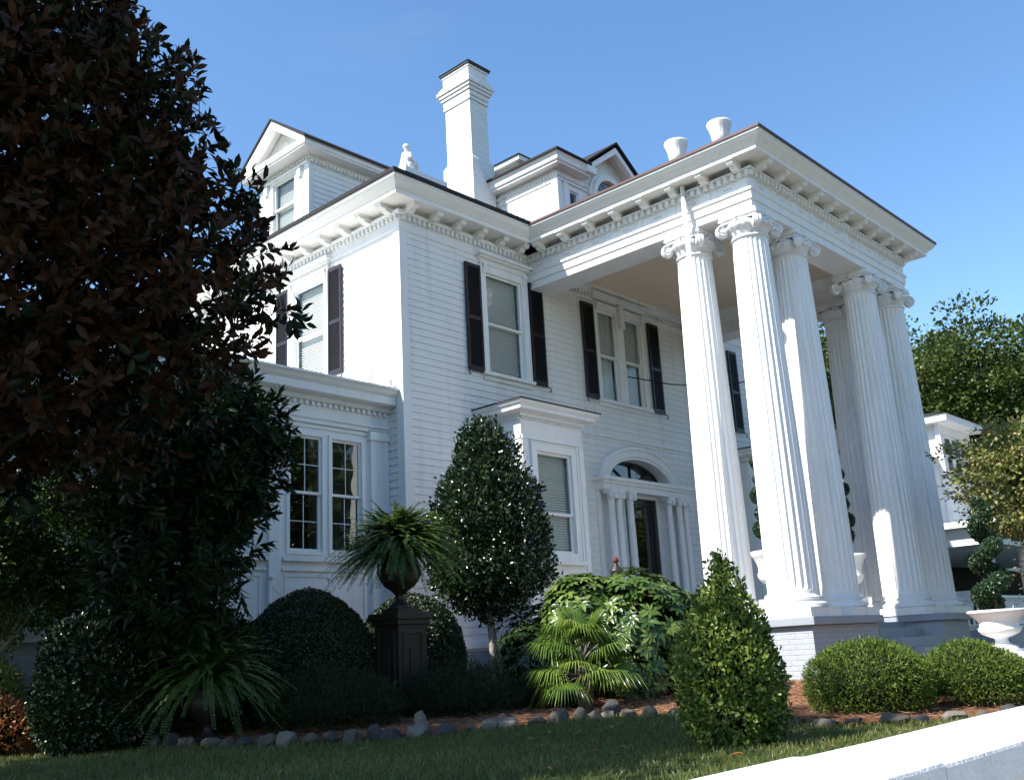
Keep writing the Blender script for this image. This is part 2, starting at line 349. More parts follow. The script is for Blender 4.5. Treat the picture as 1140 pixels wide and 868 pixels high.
def lump(p, seed, f=1.0):
    """cheap smooth noise in [-1,1] for arrays of points"""
    r = np.random.default_rng(seed); s = 0
    for i in range(5):
        k = r.normal(size=3)*f*(1+i*.7); s = s+np.sin(p@k + r.uniform(0, 6.28))/(1+i*.5)
    return s/2.4

def limbs(mb, base, tops, r0, trunk_h, seg=6, bend=.25):
    """trunk then limbs to each crown point"""
    b = Vector(base); t = b+Vector((random.uniform(-.1, .1)*trunk_h*.3, random.uniform(-.1, .1)*trunk_h*.3, trunk_h))
    mb.tube([b+Vector((0, 0, -.1)), b.lerp(t, .15), b.lerp(t, .5)+Vector((r0*.3, 0, 0)), t], [r0*1.5, r0*1.05, r0*.9, r0*.75], 10)
    for q in tops:
        q = Vector(q); m1 = t.lerp(q, .35)+Vector((random.uniform(-1, 1), random.uniform(-1, 1), random.uniform(.0, 1)))*(q-t).length*bend*.4
        m2 = t.lerp(q, .7)+Vector((random.uniform(-1, 1), random.uniform(-1, 1), random.uniform(0, 1)))*(q-t).length*bend*.3
        mb.tube([t+Vector((0, 0, -trunk_h*.08)), m1, m2, q], [r0*.55, r0*.38, r0*.2, r0*.06], seg)

def crown_pts(c, rad, n, seed, hollow=.45, f=None, amp=.18, flat=None):
    """clump centres in a lumpy ellipsoid, more near the outside"""
    c = np.array(c, float); rad = np.array(rad, float)
    d = sph(n); r = (hollow+(1-hollow)*RNG.uniform(0, 1, n)**.6)[:, None]
    k = 1+amp*lump(d*2.2, seed, f or 1.0)[:, None]
    return c + d*rad*r*k, d
def tree(name, label, cat, base, crowns, leafm, n_cl, per, leaf, aspect, r0, trunk_h, bark='bark', group=None, spread=.45, droop=.1, detail=False, hollow=.45, amp=.2, seed=1, tufts=0, crown_name='crown', curl=.15, lump_rnd=True, nl=14, shoot=0, flat_c=.7):
    e = empty(name, base, label, cat, group)
    P = []; tops = []
    tot = sum(np.prod(c[1])**(2/3.) for c in crowns)
    for i, (c, rad) in enumerate(crowns):
        m = max(4, int(n_cl*np.prod(rad)**(2/3.)/tot))
        cc, d = crown_pts(c, rad, m, seed+i, hollow, amp=amp)
        P.append((cc, d)); idx = RNG.choice(m, min(max(3, nl//len(crowns)), m), replace=False); tops += [cc[j]*.8+np.array(c)*.2 for j in idx]
    cc = np.concatenate([p[0] for p in P]); dd = np.concatenate([p[1] for p in P]); m = len(cc)
    off = sph(m*per).reshape(m, per, 3)*(RNG.uniform(0, 1, (m, per, 1))**.45)*spread*1.7*np.array([1, 1, flat_c])
    pos = (cc[:, None]+off).reshape(-1, 3)
    dirs = (unit(off)*.7+dd[:, None]*.8+RNG.normal(size=(m, per, 3))*.6+np.array([0, 0, .1])).reshape(-1, 3)
    rn = np.clip(np.repeat(RNG.uniform(0, 1, m), per)*.5+RNG.beta(2, 2.5, m*per)*.5, 0, 1) if lump_rnd else None
    b = np.array(base)
    if shoot:     # leaves set spirally along curved shoots, with the twig itself
        ax = unit(dd*.8+RNG.normal(size=(m, 3))*.45+np.array([0, 0, .35])); e1 = unit(np.cross(ax, RNG.normal(size=(m, 3)))); e2 = np.cross(ax, e1)
        t = np.linspace(0, 1, per)[None, :, None]; Ls = shoot*RNG.uniform(.7, 1.2, (m, 1, 1)); axis = ax[:, None]*t*Ls+np.array([0, 0, 1.])*(t**2)*Ls*RNG.uniform(-.35, .45, (m, 1, 1))+e1[:, None]*(t**2)*Ls*.3
        pos = (cc[:, None]+axis-ax[:, None]*Ls*.5).reshape(-1, 3); a = np.arange(per)[None]*2.4+RNG.uniform(0, 6.28, (m, 1))
        dirs = ((e1[:, None]*np.cos(a)[..., None]+e2[:, None]*np.sin(a)[..., None])*(1.05-.55*t)+ax[:, None]*(.25+1.0*t)+RNG.normal(size=(m, per, 3))*.38).reshape(-1, 3)
        st = cc-ax*Ls[:, 0]*.9-b; p1 = cc-ax*Ls[:, 0]*.5-b; p2 = cc+ax*Ls[:, 0]*.5-b; w_ = shoot*.011
        TV = np.stack([st+e1*w_*1.6, st-e1*w_*.8+e2*w_*1.4, st-e1*w_*.8-e2*w_*1.4, p1+e1*w_, p1-e1*w_*.5+e2*w_*.9, p1-e1*w_*.5-e2*w_*.9, p2], 1).reshape(-1, 3)
        ft = np.array([[0,1,4],[0,4,3],[1,2,5],[1,5,4],[2,0,3],[2,3,5],[3,4,6],[4,5,6],[5,3,6]]); TF = (ft[None]+np.arange(m)[:, None, None]*7).reshape(-1, 3)
        fast_mesh('twigs', TV, TF, M[bark], e)
    V, F, q = leaves(pos, dirs, leaf, aspect, droop=droop, detail=detail, rnd=rn, curl=curl, nrm=(np.repeat(ax, per, 0)+RNG.normal(size=(m*per, 3))*.35) if shoot else None)
    fast_mesh(crown_name, V-b, F, L[leafm], e, q)
    mb = MB(); limbs(mb, (0, 0, 0), [Vector(t)-Vector(base) for t in tops], r0, trunk_h)
    mb.build('trunk', M[bark], e, recalc=False)
    return e

def shrub(name, label, cat, base, prof, leafm, n, leaf, aspect=.5, depth=.1, group=None, amp=.06, f=3.0, squash=1.0, stems=None, detail=False, tuft=0.0, trim=False, core=True, seed=3, up=.3, bark='bark', part='foliage', rough_out=.0):
    """shrub of revolution: prof = [(z, radius)], leaves in a shell over a dark twiggy inside"""
    e = empty(name, base, label, cat, group)
    zs = np.array([p[0] for p in prof]); rs = np.array([p[1] for p in prof])
    # sample by area
    zz = np.linspace(zs[0], zs[-1], 200); rr = np.interp(zz, zs, rs); sl = np.hypot(np.gradient(zz), np.gradient(rr))
    wgt = rr*sl+1e-6; cdf = np.cumsum(wgt)/wgt.sum()
    t = np.interp(RNG.uniform(0, 1, n), cdf, np.arange(200)); z = np.interp(t, np.arange(200), zz); r = np.interp(t, np.arange(200), rr)
    dr = np.interp(t, np.arange(200), np.gradient(rr)/np.maximum(sl, 1e-6)); dz = np.interp(t, np.arange(200), np.gradient(zz)/np.maximum(sl, 1e-6))
    a = RNG.uniform(0, 2*np.pi, n)
    nr = np.stack([np.cos(a)*dz, np.sin(a)*dz, -dr], 1)
    p = np.stack([np.cos(a)*r, np.sin(a)*r*squash, z], 1)
    k = amp*lump(p*1.0, seed, f)
    dep = -depth*RNG.uniform(0, 1, n)**1.5 + (np.abs(RNG.normal(size=n))*rough_out)
    p = p + nr*(k+dep)[:, None]
    d = nr*.9+RNG.normal(size=(n, 3))*.6+np.array([0, 0, up])
    if trim: d = nr*.5+RNG.normal(size=(n, 3))*.8
    V, F, q = leaves(p, d, leaf, aspect, nrm=nr+RNG.normal(size=(n, 3))*.7, detail=detail, rnd=np.clip(.5+.25*k/amp*0+RNG.normal(size=n)*.22, 0, 1))
    fast_mesh(part, V, F, L[leafm], e, q)
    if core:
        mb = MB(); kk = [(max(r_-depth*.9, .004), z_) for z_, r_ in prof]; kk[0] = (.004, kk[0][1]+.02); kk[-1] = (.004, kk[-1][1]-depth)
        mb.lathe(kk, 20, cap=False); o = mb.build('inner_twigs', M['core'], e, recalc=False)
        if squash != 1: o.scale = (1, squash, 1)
    if stems:
        mb = MB()
        for (x, y, h, r0) in stems:
            mb.tube([(x, y, -.08), (x*.8+.02, y*.8, h*.45), (x*.5-.02, y*.5+.02, h*.8), (x*.3, y*.3, h)], [r0*1.2, r0, r0*.85, r0*.7], 8)
        mb.build('trunk', M[bark], e, recalc=False)
    return e

def copy_tree(o, parent=None):
    c = o.copy(); link(c)
    if parent: c.parent = parent
    for ch in [x for x in sc.objects if x.parent == o]: copy_tree(ch, c)
    return c

# ------------------------------------------------------------ the setting
def structure(o): o['kind'] = 'structure'; return o
def grid(name, m, xs, ys, zf, smooth=True):
    X, Y = np.meshgrid(xs, ys); Z = zf(X, Y); V = np.stack([X, Y, Z], -1).reshape(-1, 3); nx = len(xs); ny = len(ys)
    i = np.arange((ny-1)*(nx-1)); r, c = i//(nx-1), i % (nx-1); b = r*nx+c
    F = np.stack([b, b+1, b+nx+1, b+nx], 1)
    return structure(fast_mesh(name, V, F, m, smooth=smooth))
GZ = -.70          # yard level relative to the camera
grid('ground', M['lawn'], np.array([-900, -60, 90, 1400.]), np.array([-900, -60, 1.25, 1.34, 60, 1400.]), lambda X, Y: np.where(Y > 1.3, GZ-.06, -1.9), False)
mb = MB(); mb.box(-60, 90, -1.6, 1.2, -1.75, -1.6); o = structure(mb.build('sidewalk', M['concrete']))
mb = MB(); mb.box(-60, 90, -1.76, -1.604, -1.78, -1.598); structure(mb.build('kerb', M['concrete']))
mb = MB(); mb.box(-60, 90, -10, -1.764, -1.80, -1.73); structure(mb.build('road', M['asphalt']))
def yard_z(X, Y): return GZ + .012*np.sin(X*1.1+Y*.7)+.01*np.sin(Y*1.9-X*.6)
grid('lawn', M['lawn'], np.linspace(-14, 24, 150), np.linspace(1.55, 24, 90), yard_z)
# bed: stone edge polyline from left to right, mulch rises towards the house
EDGE = [(2.2, 19.5), (3.6, 16.5), (4.6, 13.6), (5.0, 11.6), (5.2, 9.9), (5.55, 8.6), (6.1, 7.95), (6.8, 7.45), (7.7, 7.1), (8.7, 6.75), (9.1, 6.1), (8.7, 5.3), (8.25, 4.6), (8.15, 4.0), (8.35, 3.45), (9.1, 3.05), (10.5, 2.8), (12.5, 2.7), (15.5, 2.75), (16.2, 3.4), (16.1, 6.9)]
BED = EDGE+[(22.8, 6.9), (22.8, 11.9), (10.4, 12.3), (5.5, 12.4), (5.0, 19.8)]
def seg_dist(X, Y, poly, closed=False):
    d = np.full(X.shape, 1e9); n = len(poly)
    for i in range(n if closed else n-1):
        a = np.array(poly[i]); b = np.array(poly[(i+1) % n]); ab = b-a
        t = np.clip(((X-a[0])*ab[0]+(Y-a[1])*ab[1])/(ab@ab), 0, 1); d = np.minimum(d, np.hypot(X-a[0]-t*ab[0], Y-a[1]-t*ab[1]))
    return d
def inside(X, Y, poly):
    c = np.zeros(X.shape, bool); n = len(poly)
    for i in range(n):
        x0, y0 = poly[i]; x1, y1 = poly[(i+1) % n]
        if y0 == y1: continue
        c ^= ((y0 > Y) != (y1 > Y)) & (X < (x1-x0)*(Y-y0)/(y1-y0)+x0)
    return c
def bed_z(X, Y):
    d = seg_dist(X, Y, EDGE); return GZ + .015 + .16*np.clip(d/4.0, 0, 1) + .02*np.sin(X*3+Y)*np.sin(Y*2.6)
xs = np.linspace(2, 23, 260); ys = np.linspace(2.5, 20, 220)
X, Y = np.meshgrid(xs, ys); Z = bed_z(X, Y); inn = inside(X, Y, BED); Z = np.where(inn, Z, GZ-.25)
V = np.stack([X, Y, Z], -1).reshape(-1, 3); nx = len(xs); i = np.arange((len(ys)-1)*(nx-1)); b = (i//(nx-1))*nx+i % (nx-1)
F = np.stack([b, b+1, b+nx+1, b+nx], 1); keep = inn.ravel()[F].any(1)
structure(fast_mesh('mulch_bed', V, F[keep], M['mulch'], smooth=True))
# pine straw lying on the bed
n = 90000; px = RNG.uniform(4, 16.5, n*2); py = RNG.uniform(2.6, 13, n*2); ok = inside(px, py, BED); px, py = px[ok][:n], py[ok][:n]; n = len(px)
pos = np.stack([px, py, bed_z(px, py)+RNG.uniform(.0, .03, n)], 1); a = RNG.uniform(0, 6.28, n)
d = np.stack([np.cos(a), np.sin(a), RNG.normal(size=n)*.18], 1)
V, F, q = leaves(pos, d, .11, .035, fold=0, curl=.12, detail=False, rnd=RNG.uniform(0, 1, n))
tag(fast_mesh('pine_straw', V, F, L['straw'], rnd=q), 'brown pine straw strewn over the planting bed in front of the house', 'mulch', kind='stuff')
# grass
n = 200000; px = RNG.uniform(1, 1, n)*0+RNG.uniform(0, 14, n); py = RNG.uniform(1.62, 11, n)
vis = (py > 1.62) & ~inside(px, py, BED); ang = np.arctan2(px, py); vis &= (ang > R_(14)) & (ang < R_(80)); px, py = px[vis], py[vis]; n = len(px)
pos = np.stack([px, py, yard_z(px, py)-.01], 1)
d = np.stack([RNG.normal(size=n)*.45, RNG.normal(size=n)*.45, np.ones(n)], 1)
V, F, q = leaves(pos, d, .05, .10, nrm=RNG.normal(size=(n, 3)), fold=0, curl=.3, detail=False, rnd=np.clip(.4+.3*lump(pos*1.0, 5, 1.2)+RNG.normal(size=n)*.2, 0, 1))
tag(fast_mesh('grass', V, F, L['grass'], rnd=q), 'short mown grass of the front lawn between the white wall and the stone edging', 'grass', kind='stuff')
# fallen leaves on the lawn
n = 60; px = RNG.uniform(4, 9, n); py = RNG.uniform(3, 8, n)
ok = ~inside(px, py, BED); px, py = px[ok], py[ok]; n = len(px); pos = np.stack([px, py, yard_z(px, py)+.03], 1); a = RNG.uniform(0, 6.28, n)
V, F, q = leaves(pos, np.stack([np.cos(a), np.sin(a), np.zeros(n)], 1), .09, .5, nrm=np.tile([0, 0, 1.], (n, 1)), detail=True)
tag(fast_mesh('fallen_leaves', V, F, L['nandina'], rnd=q), 'dry fallen leaves scattered on the shaded lawn', 'leaves', kind='stuff')
# ------------------------------------------------------------ the mansion
KX, FY = 10.45, 12.0                    # west wall plane, facade plane
XP, YP, XR = 13.742, 7.077, 19.95       # portico entablature corner, right end
XE = 23.3
ZT = 7.2                                # top of siding
H = empty('mansion', (0, 0, 0), 'large white clapboard mansion with fluted columns, dormers and a tall painted chimney', 'house')
FA = Fr((0, FY, 0), (1, 0, 0), (0, -1, 0)); WE = Fr((KX, 0, 0), (0, 1, 0), (-1, 0, 0))

# --- walls
w1 = (12.43, 13.55, 4.9, 6.99); w2 = (15.74, 17.40, 4.9, 6.99); w3 = (19.6, 20.7, 4.9, 6.99)
dh = [(15.36, 18.42, .2, 3.25)] + [(16.87-1.3*math.sqrt(max(0, 1-((z+.06)/.68)**2)), 16.87+1.3*math.sqrt(max(0, 1-((z+.06)/.68)**2)), 3.25+z, 3.25+z+.12) for z in (0, .12, .24, .36, .48, .6)]
ww = (14.03, 15.14, 4.98, 7.0)
mb = MB(); FA.siding(mb, KX+.13, XE, .24, ZT, [w1, w2, w3, (12.3, 13.9, 0, 4.1), (19.84, 21.44, 0, 4.1)]+dh)
mb.build('siding', M['siding'], H)
mb = MB(); WE.siding(mb, 12.13, 20, .24, ZT, [ww, (12.42, 16, 0, 4.3)]); mb.build('siding', M['siding'], H)
mb = MB()
for s_ in ((KX, FY),): mb.box(KX-.035, KX+.14, FY-.035, FY+.14, .2, ZT)
mb.box(XE-.14, XE+.03, FY-.035, FY+.1, .2, ZT)
mb.box(KX-.05, XE+.05, FY-.05, FY+.02, .14, .245)
mb.build('corner_board', M['white'], H)
mb = MB()   # backing walls that close the house (behind the boards, with the openings left out)
def wallfill(fr, u0, u1, z0, z1, holes, o0, o1):
    us = sorted({u0, u1, *[h[0] for h in holes], *[h[1] for h in holes]}); zs = sorted({z0, z1, *[h[2] for h in holes], *[h[3] for h in holes]})
    for i in range(len(us)-1):
        run0 = None
        for j in range(len(zs)-1):
            cu, cz = (us[i]+us[i+1])/2, (zs[j]+zs[j+1])/2
            solid = u0 < cu < u1 and z0 < cz < z1 and not any(h[0] < cu < h[1] and h[2] < cz < h[3] for h in holes)
            if solid and run0 is None: run0 = zs[j]
            if (not solid) and run0 is not None: fr.box(mb, us[i], us[i+1], run0, zs[j], o0, o1); run0 = None
        if run0 is not None: fr.box(mb, us[i], us[i+1], run0, zs[-1], o0, o1)
wallfill(FA, KX+.05, XE, .1, 7.6, [w1, w2, w3, (12.45, 13.75, .3, 3.9), (20.0, 21.3, .3, 3.9), (15.5, 18.3, .2, 3.25), (15.85, 17.9, 3.25, 3.8)], -.12, -.003)
wallfill(WE, 12.12, 22, .1, 7.6, [ww], -.12, -.003)
mb.box(XE-.1, XE, 12.1, 22, -.6, 7.6); mb.box(KX, XE, 21.9, 22, -.6, 7.6)
mb.build('wall', M['siding'], H)
mb = MB(); mb.box(KX+.02, 12.2, FY+.01, FY+.3, -1, .14); mb.box(13.98, XE, FY+.01, FY+.3, -1, .14); mb.box(KX+.02, KX+.3, FY+.31, 20, -1, .1)
mb.box(12.2, 13.98, 11.13, FY+.3, -1, .1); mb.box(19.75, 21.5, 11.13, FY, -1, .1)
mb.build('foundation', M['gray_brick'], H)
mb = MB(); mb.box(KX+.3, XE-.2, 12.3, 21.8, .0, .1); mb.build('floor', M['dark'], H)

# --- cornice and entablature of the main block
main_path = [(KX, 20.3), (KX, FY), (XP, FY)]
prof_frieze = [(-.02, ZT-.02), (.03, ZT-.02), (.045, ZT+.02), (.03, ZT+.04), (.03, 7.36), (.05, 7.36), (.05, 7.44), (.10, 7.445), (.12, 7.48), (.12, 7.50), (.03, 7.505), (.03, 7.587), (-.02, 7.587)]
for pth in (main_path, [(XR, FY), (XE, FY), (XE, 20.3)]): mb = MB(); mb.run(pth, prof_frieze); mb.build('frieze', M['white'], H)
prof_corn = [(-.02, 7.585), (.44, 7.585), (.44, 7.655), (.455, 7.665), (.49, 7.70), (.56, 7.76), (.585, 7.80), (.60, 7.805), (.60, 7.85), (-.02, 7.85)]
for pth in (main_path, [(XR, FY), (XE, FY), (XE, 20.3)]): mb = MB(); mb.run(pth, prof_corn); mb.build('cornice', M['soffit'], H)
def dentils(mb, fr, u0, u1, z0, z1, o0, o1, w=.055, gap=.05):
    n = int((u1-u0)/(w+gap))
    for i in range(n):
        u = u0+(i+.25)*(u1-u0)/n; fr.box(mb, u, u+w, z0, z1, o0, o1)
mb = MB(); dentils(mb, FA, KX, XP, 7.36, 7.44, .045, .095, .06, .05); mb.build('dentil_course', M['white'], H)
mb = MB(); dentils(mb, WE, 11.95, 20, 7.36, 7.44, .045, .095, .06, .05); mb.build('dentil_course', M['white'], H)
def corbel_mesh():
    mb = MB(); pr = [(.02, .13), (.37, .13), (.37, .085), (.355, .06), (.32, .05), (.29, .06), (.27, .05), (.24, .01), (.20, 0), (.02, 0)]
    n = len(pr); w_ = .065
    vs = [(-w_, -o, z) for o, z in pr]+[(w_, -o, z) for o, z in pr]
    mb.add(vs, [tuple(range(n)), tuple(range(2*n-1, n-1, -1))]+[(i, (i+1) % n, n+(i+1) % n, n+i) for i in range(n)])
    mb.box(-.085, .085, -.40, -.03, .115, .132)
    return mb
corb = corbel_mesh().build('corbel', M['soffit'], H, bevel=.006)
first = True
def corbels(pts, rot):
    global first
    for x, y, z in pts:
        c = corb if first else link(corb.copy()); first = False
        c.parent = H; c.location = (x, y, z); c.rotation_euler = (0, 0, rot)
corbels([(KX+.10+i*.56, FY, 7.455) for i in range(0, 6)], 0)
corbels([(KX, FY+.10+i*.58, 7.455) for i in range(0, 12)], -math.pi/2)
corbels([(XR+.9+i*.6, FY, 7.455) for i in range(5)], 0)

# --- shutters
def shutter_mesh(w_=.39, h=2.05):
    mb = MB()
    mb.box(0, .045, -.04, 0, 0, h); mb.box(w_-.045, w_, -.04, 0, 0, h)
    for z, t in ((0, .09), (h*.47, .07), (h-.07, .07)): mb.box(.045, w_-.045, -.038, -.002, z, z+t)
    for a, b in ((.09, h*.47), (h*.47+.07, h-.07)):
        n = int((b-a)/.042)
        for i in range(n):
            z = a+(i+.5)*(b-a)/n
            mb.add([(.045,-.034,z-.018),(w_-.045,-.034,z-.018),(w_-.045,-.004,z+.016),(.045,-.004,z+.016),(.045,-.034,z-.011),(w_-.045,-.034,z-.011),(w_-.045,-.004,z+.023),(.045,-.004,z+.023)],
                   [(0,3,2,1),(4,5,6,7),(0,1,5,4),(1,2,6,5),(2,3,7,6),(3,0,4,7)])
    mb.box(.04, w_-.04, -.003, -.001, .05, h-.05)
    return mb
sh0 = shutter_mesh().build('shutter', M['shutter'], H)
mb = MB(); mb.tube([(0, -.02, 0), (-.03, -.06, -.02), (-.055, -.07, -.06), (-.03, -.07, -.10), (.01, -.07, -.08)], .010, 6); hk0 = mb.build('shutter_hook', M['iron'], sh0)
shf = True
def shutter(x, y, z, rot=0, hook=1):
    global shf
    if shf: s_, k = sh0, hk0; shf = False
    else: s_ = link(sh0.copy()); s_.parent = H; k = link(hk0.copy()); k.parent = s_
    s_.location = (x, y, z); s_.rotation_euler = (0, 0, rot)
    k.location = (0 if hook > 0 else .39, 0, 0); k.scale = (hook, 1, 1)
for x, h_ in ((11.95, 1), (13.67, -1), (15.27, 1), (17.59, -1), (19.1, 1), (20.95, -1)): shutter(x, FY-.035, 4.92, 0, h_)
shutter(KX-.035, 13.95, 4.97, -math.pi/2, -1); shutter(KX-.035, 15.60, 4.97, -math.pi/2, 1)

# --- windows
def sash(fr, parent, u0, u1, z0, z1, o, glass='glass', munt=None, t=.045, rail=None, m='white', name='sash'):
    mb = MB(); zm = z0+(z1-z0)*(rail or .49)
    for a, b, oo in ((zm-.02, z1, o), (z0, zm+.02, o-.035)):
        fr.box(mb, u0, u0+t, a, b, oo-.03, oo); fr.box(mb, u1-t, u1, a, b, oo-.03, oo)
        fr.box(mb, u0+t, u1-t, a, a+t, oo-.03, oo-.001); fr.box(mb, u0+t, u1-t, b-t, b, oo-.03, oo-.001)
        if munt:
            nu, nz = munt
            for i in range(1, nu): c = u0+(u1-u0)*i/nu; fr.box(mb, c-.005, c+.005, a+t, b-t, oo-.020, oo-.006)
            for i in range(1, nz): c = a+(b-a)*i/nz; fr.box(mb, u0+t, u1-t, c-.005, c+.005, oo-.021, oo-.007)
    s_ = mb.build(name, M[m], parent)
    mb = MB()
    for a, b, oo in ((zm, z1, o-.015), (z0, zm, o-.05)):
        mb.add([fr.p(u0+.02, a, oo), fr.p(u1-.02, a, oo), fr.p(u1-.02, b, oo), fr.p(u0+.02, b, oo)], [(0, 1, 2, 3)])
    mb.build('pane', M[glass], parent, recalc=False)
    return s_
def blind(fr, parent, u0, u1, z0, z1, o, slat=.05, tilt=.55, m='blind'):
    mb = MB(); n = int((z1-z0)/slat)
    for i in range(n):
        z = z0+i*slat; dz = slat*tilt
        mb.add([fr.p(u0, z, o+.012), fr.p(u1, z, o+.012), fr.p(u1, z+dz, o-.012), fr.p(u0, z+dz, o-.012)], [(0, 1, 2, 3)])
    mb.add([fr.p(u0, z0, o-.05), fr.p(u1, z0, o-.05), fr.p(u1, z1, o-.05), fr.p(u0, z1, o-.05)], [(0, 1, 2, 3)])
    return mb.build('blind', M[m], parent, recalc=False)
def curtain(fr, parent, u0, u1, z0, z1, o, folds=9, amp=.02, m='curtain', lattice=False):
    mb = MB(); n = folds*8; vs = []
    for i in range(n+1):
        u = u0+(u1-u0)*i/n; k = amp*math.sin(i/n*folds*2*math.pi)+amp*.4*math.sin(i*1.7)
        vs += [fr.p(u, z0, o+k), fr.p(u, z1, o+k)]
    mb.add(vs, [(2*i, 2*i+2, 2*i+3, 2*i+1) for i in range(n)], True)
    return mb.build('curtain', M[m], parent, recalc=False)
def casing(fr, mb, u0, u1, z0, z1, t=.15, crown=True, out=.05, crown_w=.1, sill=True):
    """u0..z1 is the opening"""
    fr.box(mb, u0-t, u0, z0-.02, z1+t, -.1, out); fr.box(mb, u1, u1+t, z0-.02, z1+t, -.1, out)
    fr.box(mb, u0, u1, z1, z1+t, -.1, out-.002)
    fr.box(mb, u0-t, u0-t+.025, z0-.02, z1+t, out, out+.018); fr.box(mb, u1+t-.025, u1+t, z0-.02, z1+t, out, out+.018)
    if sill:
        fr.box(mb, u0-t-.04, u1+t+.04, z0-.08, z0-.02, -.1, out+.06); fr.box(mb, u0-t, u1+t, z0-.16, z0-.08, -.1, out-.005)
    if crown:
        a, b = u0-t, u1+t
        fr.box(mb, a-.01, b+.01, z1+t, z1+t+.03, 0, out+.03)
        fr.box(mb, a-.05, b+.05, z1+t+.10, z1+t+.14, 0, out+.07); fr.box(mb, a-crown_w, b+crown_w, z1+t+.14, z1+t+.19, 0, out+.13)
        fr.box(mb, a, b, z1+t+.03, z1+t+.10, 0, out)
        for c in (a+.06, b-.12): fr.box(mb, c, c+.06, z1+t-.18, z1+t, out-.001, out+.035); fr.box(mb, c, c+.06, z1+t-.07, z1+t, out+.03, out+.06)
def win(fr, u0, u1, z0, z1, kind='blind', **k):
    mb = MB(); casing(fr, mb, u0, u1, z0, z1, **k)
    wn = mb.build('window', M['white'], H)
    sash(fr, wn, u0, u1, z0, z1, .0)
    if kind == 'blind': blind(fr, wn, u0+.01, u1-.01, z0, z1, -.10)
    return wn
win(FA, 12.50, 13.48, 4.97, 6.90)
# pair window under the portico
mb = MB(); casing(FA, mb, 15.81, 17.33, 4.97, 6.92, t=.13); FA.box(mb, 16.45, 16.69, 4.95, 6.92, -.1, .048); FA.box(mb, 16.50, 16.64, 6.6, 7.24, .03, .14)
pw = mb.build('window', M['white'], H)
for a, b in ((15.81, 16.45), (16.69, 17.33)):
    sash(FA, pw, a, b, 4.97, 6.92, 0.0); curtain(FA, pw, a, b, 5.9, 6.92, -.12, 7, .025); curtain(FA, pw, a, b, 4.97, 5.92, -.16, 3, .012, m='blind')
win(FA, 19.68, 20.62, 4.97, 6.90)
wb = win(WE, 14.10, 15.07, 5.02, 6.92, kind=None); blind(WE, wb, 14.1, 15.07, 5.02, 6.92, -.12, .05, .8)

# --- cornice with dentils under the portico ceiling and band across the facade
mb = MB(); mb.run([(XP+.55, FY), (XR-.55, FY)], [(0, 6.62), (.03, 6.62), (.04, 6.68), (.04, 6.76), (.07, 6.80), (.14, 6.88), (.18, 6.96), (.18, 7.0), (0, 7.0)]) if False else None
FA.box(mb, XP+.6, XR-.6, 7.06, 7.12, 0, .05); FA.box(mb, XP+.6, XR-.6, 7.20, 7.30, 0, .10); FA.box(mb, XP+.6, XR-.6, 7.30, 7.36, 0, .18)
dentils(mb, FA, XP+.6, XR-.6, 7.13, 7.195, .0, .075)
mb.build('porch_moulding', M['white'], H)
mb = MB(); FA.box(mb, 14.3, 19.5, 4.16, 4.21, 0, .045); mb.build('belt_course', M['white'], H)

# --- front door with arch, small columns and fanlight
door = empty('entrance', (0, 0, 0), parent=H)
mb = MB(); DZ = .22
for o1, z0_, z1_, e in ((.34, 3.22, 3.29, .06), (.30, 3.16, 3.22, .02), (.26, 3.04, 3.16, 0)): FA.box(mb, 15.32-e, 18.42+e, z0_, z1_, -.05, o1)
FA.box(mb, 15.34, 15.46, DZ, 3.04, -.05, .06); FA.box(mb, 18.28, 18.40, DZ, 3.04, -.05, .06)
for u in (15.62, 15.84, 17.9, 18.12): pass
mb.build('door_entablature', M['white'], door)
def small_column(x, y, z0, z1, r):
    mb = MB(); h = z1-z0
    mb.box(x-r*1.5, x+r*1.5, y-r*1.5, y+r*1.5, z0, z0+.06)
    mb.lathe([(r*1.4, .06), (r*1.45, .09), (r*1.2, .12), (r*1.05, .14), (r, .2), (r*.98, h*.5), (r*.84, h-.24), (r*.95, h-.22), (r*.86, h-.2), (r*.9, h-.12), (r*1.35, h-.07)], 20, (x, y, z0))
    mb.box(x-r*1.4, x+r*1.4, y-r*1.4, y+r*1.4, z1-.07, z1)
    for sx in (-1, 1): mb.lathe([(.004, -.05), (r*.55, -.05), (r*.55, .05), (.004, .05)], 12, (x+sx*r*1.05, y-r*.9, z1-.12))
    return mb.build('column', M['column'], door)
for x, y in ((15.58, 11.80), (15.82, 11.80), (16.20, 11.80), (17.56, 11.80), (17.94, 11.80), (18.18, 11.80)): small_column(x, y, DZ, 3.04, .078)
mb = MB()   # recess walls and side panels
for a, b in ((15.46, 16.22), (17.52, 18.28)):
    FA.box(mb, a, b, DZ, 1.0, -.16, -.1); FA.box(mb, a, a+.24, 1.0, 3.04, -.16, -.1); FA.box(mb, b-.12, b, 1.0, 3.04, -.16, -.1); FA.box(mb, a+.24, b-.12, 2.86, 3.04, -.16, -.1)
    FA.box(mb, a+.1, b-.1, .4, .85, -.1, -.08)
FA.box(mb, 16.22, 16.30, DZ, 3.04, -.3, .0); FA.box(mb, 17.44, 17.52, DZ, 3.04, -.3, .0); FA.box(mb, 16.3, 17.44, 2.99, 3.04, -.3, 0)
mb.build('side_panels', M['white'], door)
for a, b in ((15.70, 16.10), (17.76, 18.16)): mb = MB(); FA.box(mb, a, b, 1.0, 2.86, -.16, -.15); mb.build('side_panel', M['white'], door)
d_ = MB(); FA.box(d_, 16.30, 16.40, DZ, 2.99, -.12, -.04); FA.box(d_, 17.34, 17.44, DZ, 2.99, -.12, -.04); FA.box(d_, 16.4, 17.34, 2.87, 2.99, -.12, -.041); FA.box(d_, 16.4, 17.34, DZ, DZ+.2, -.12, -.041)
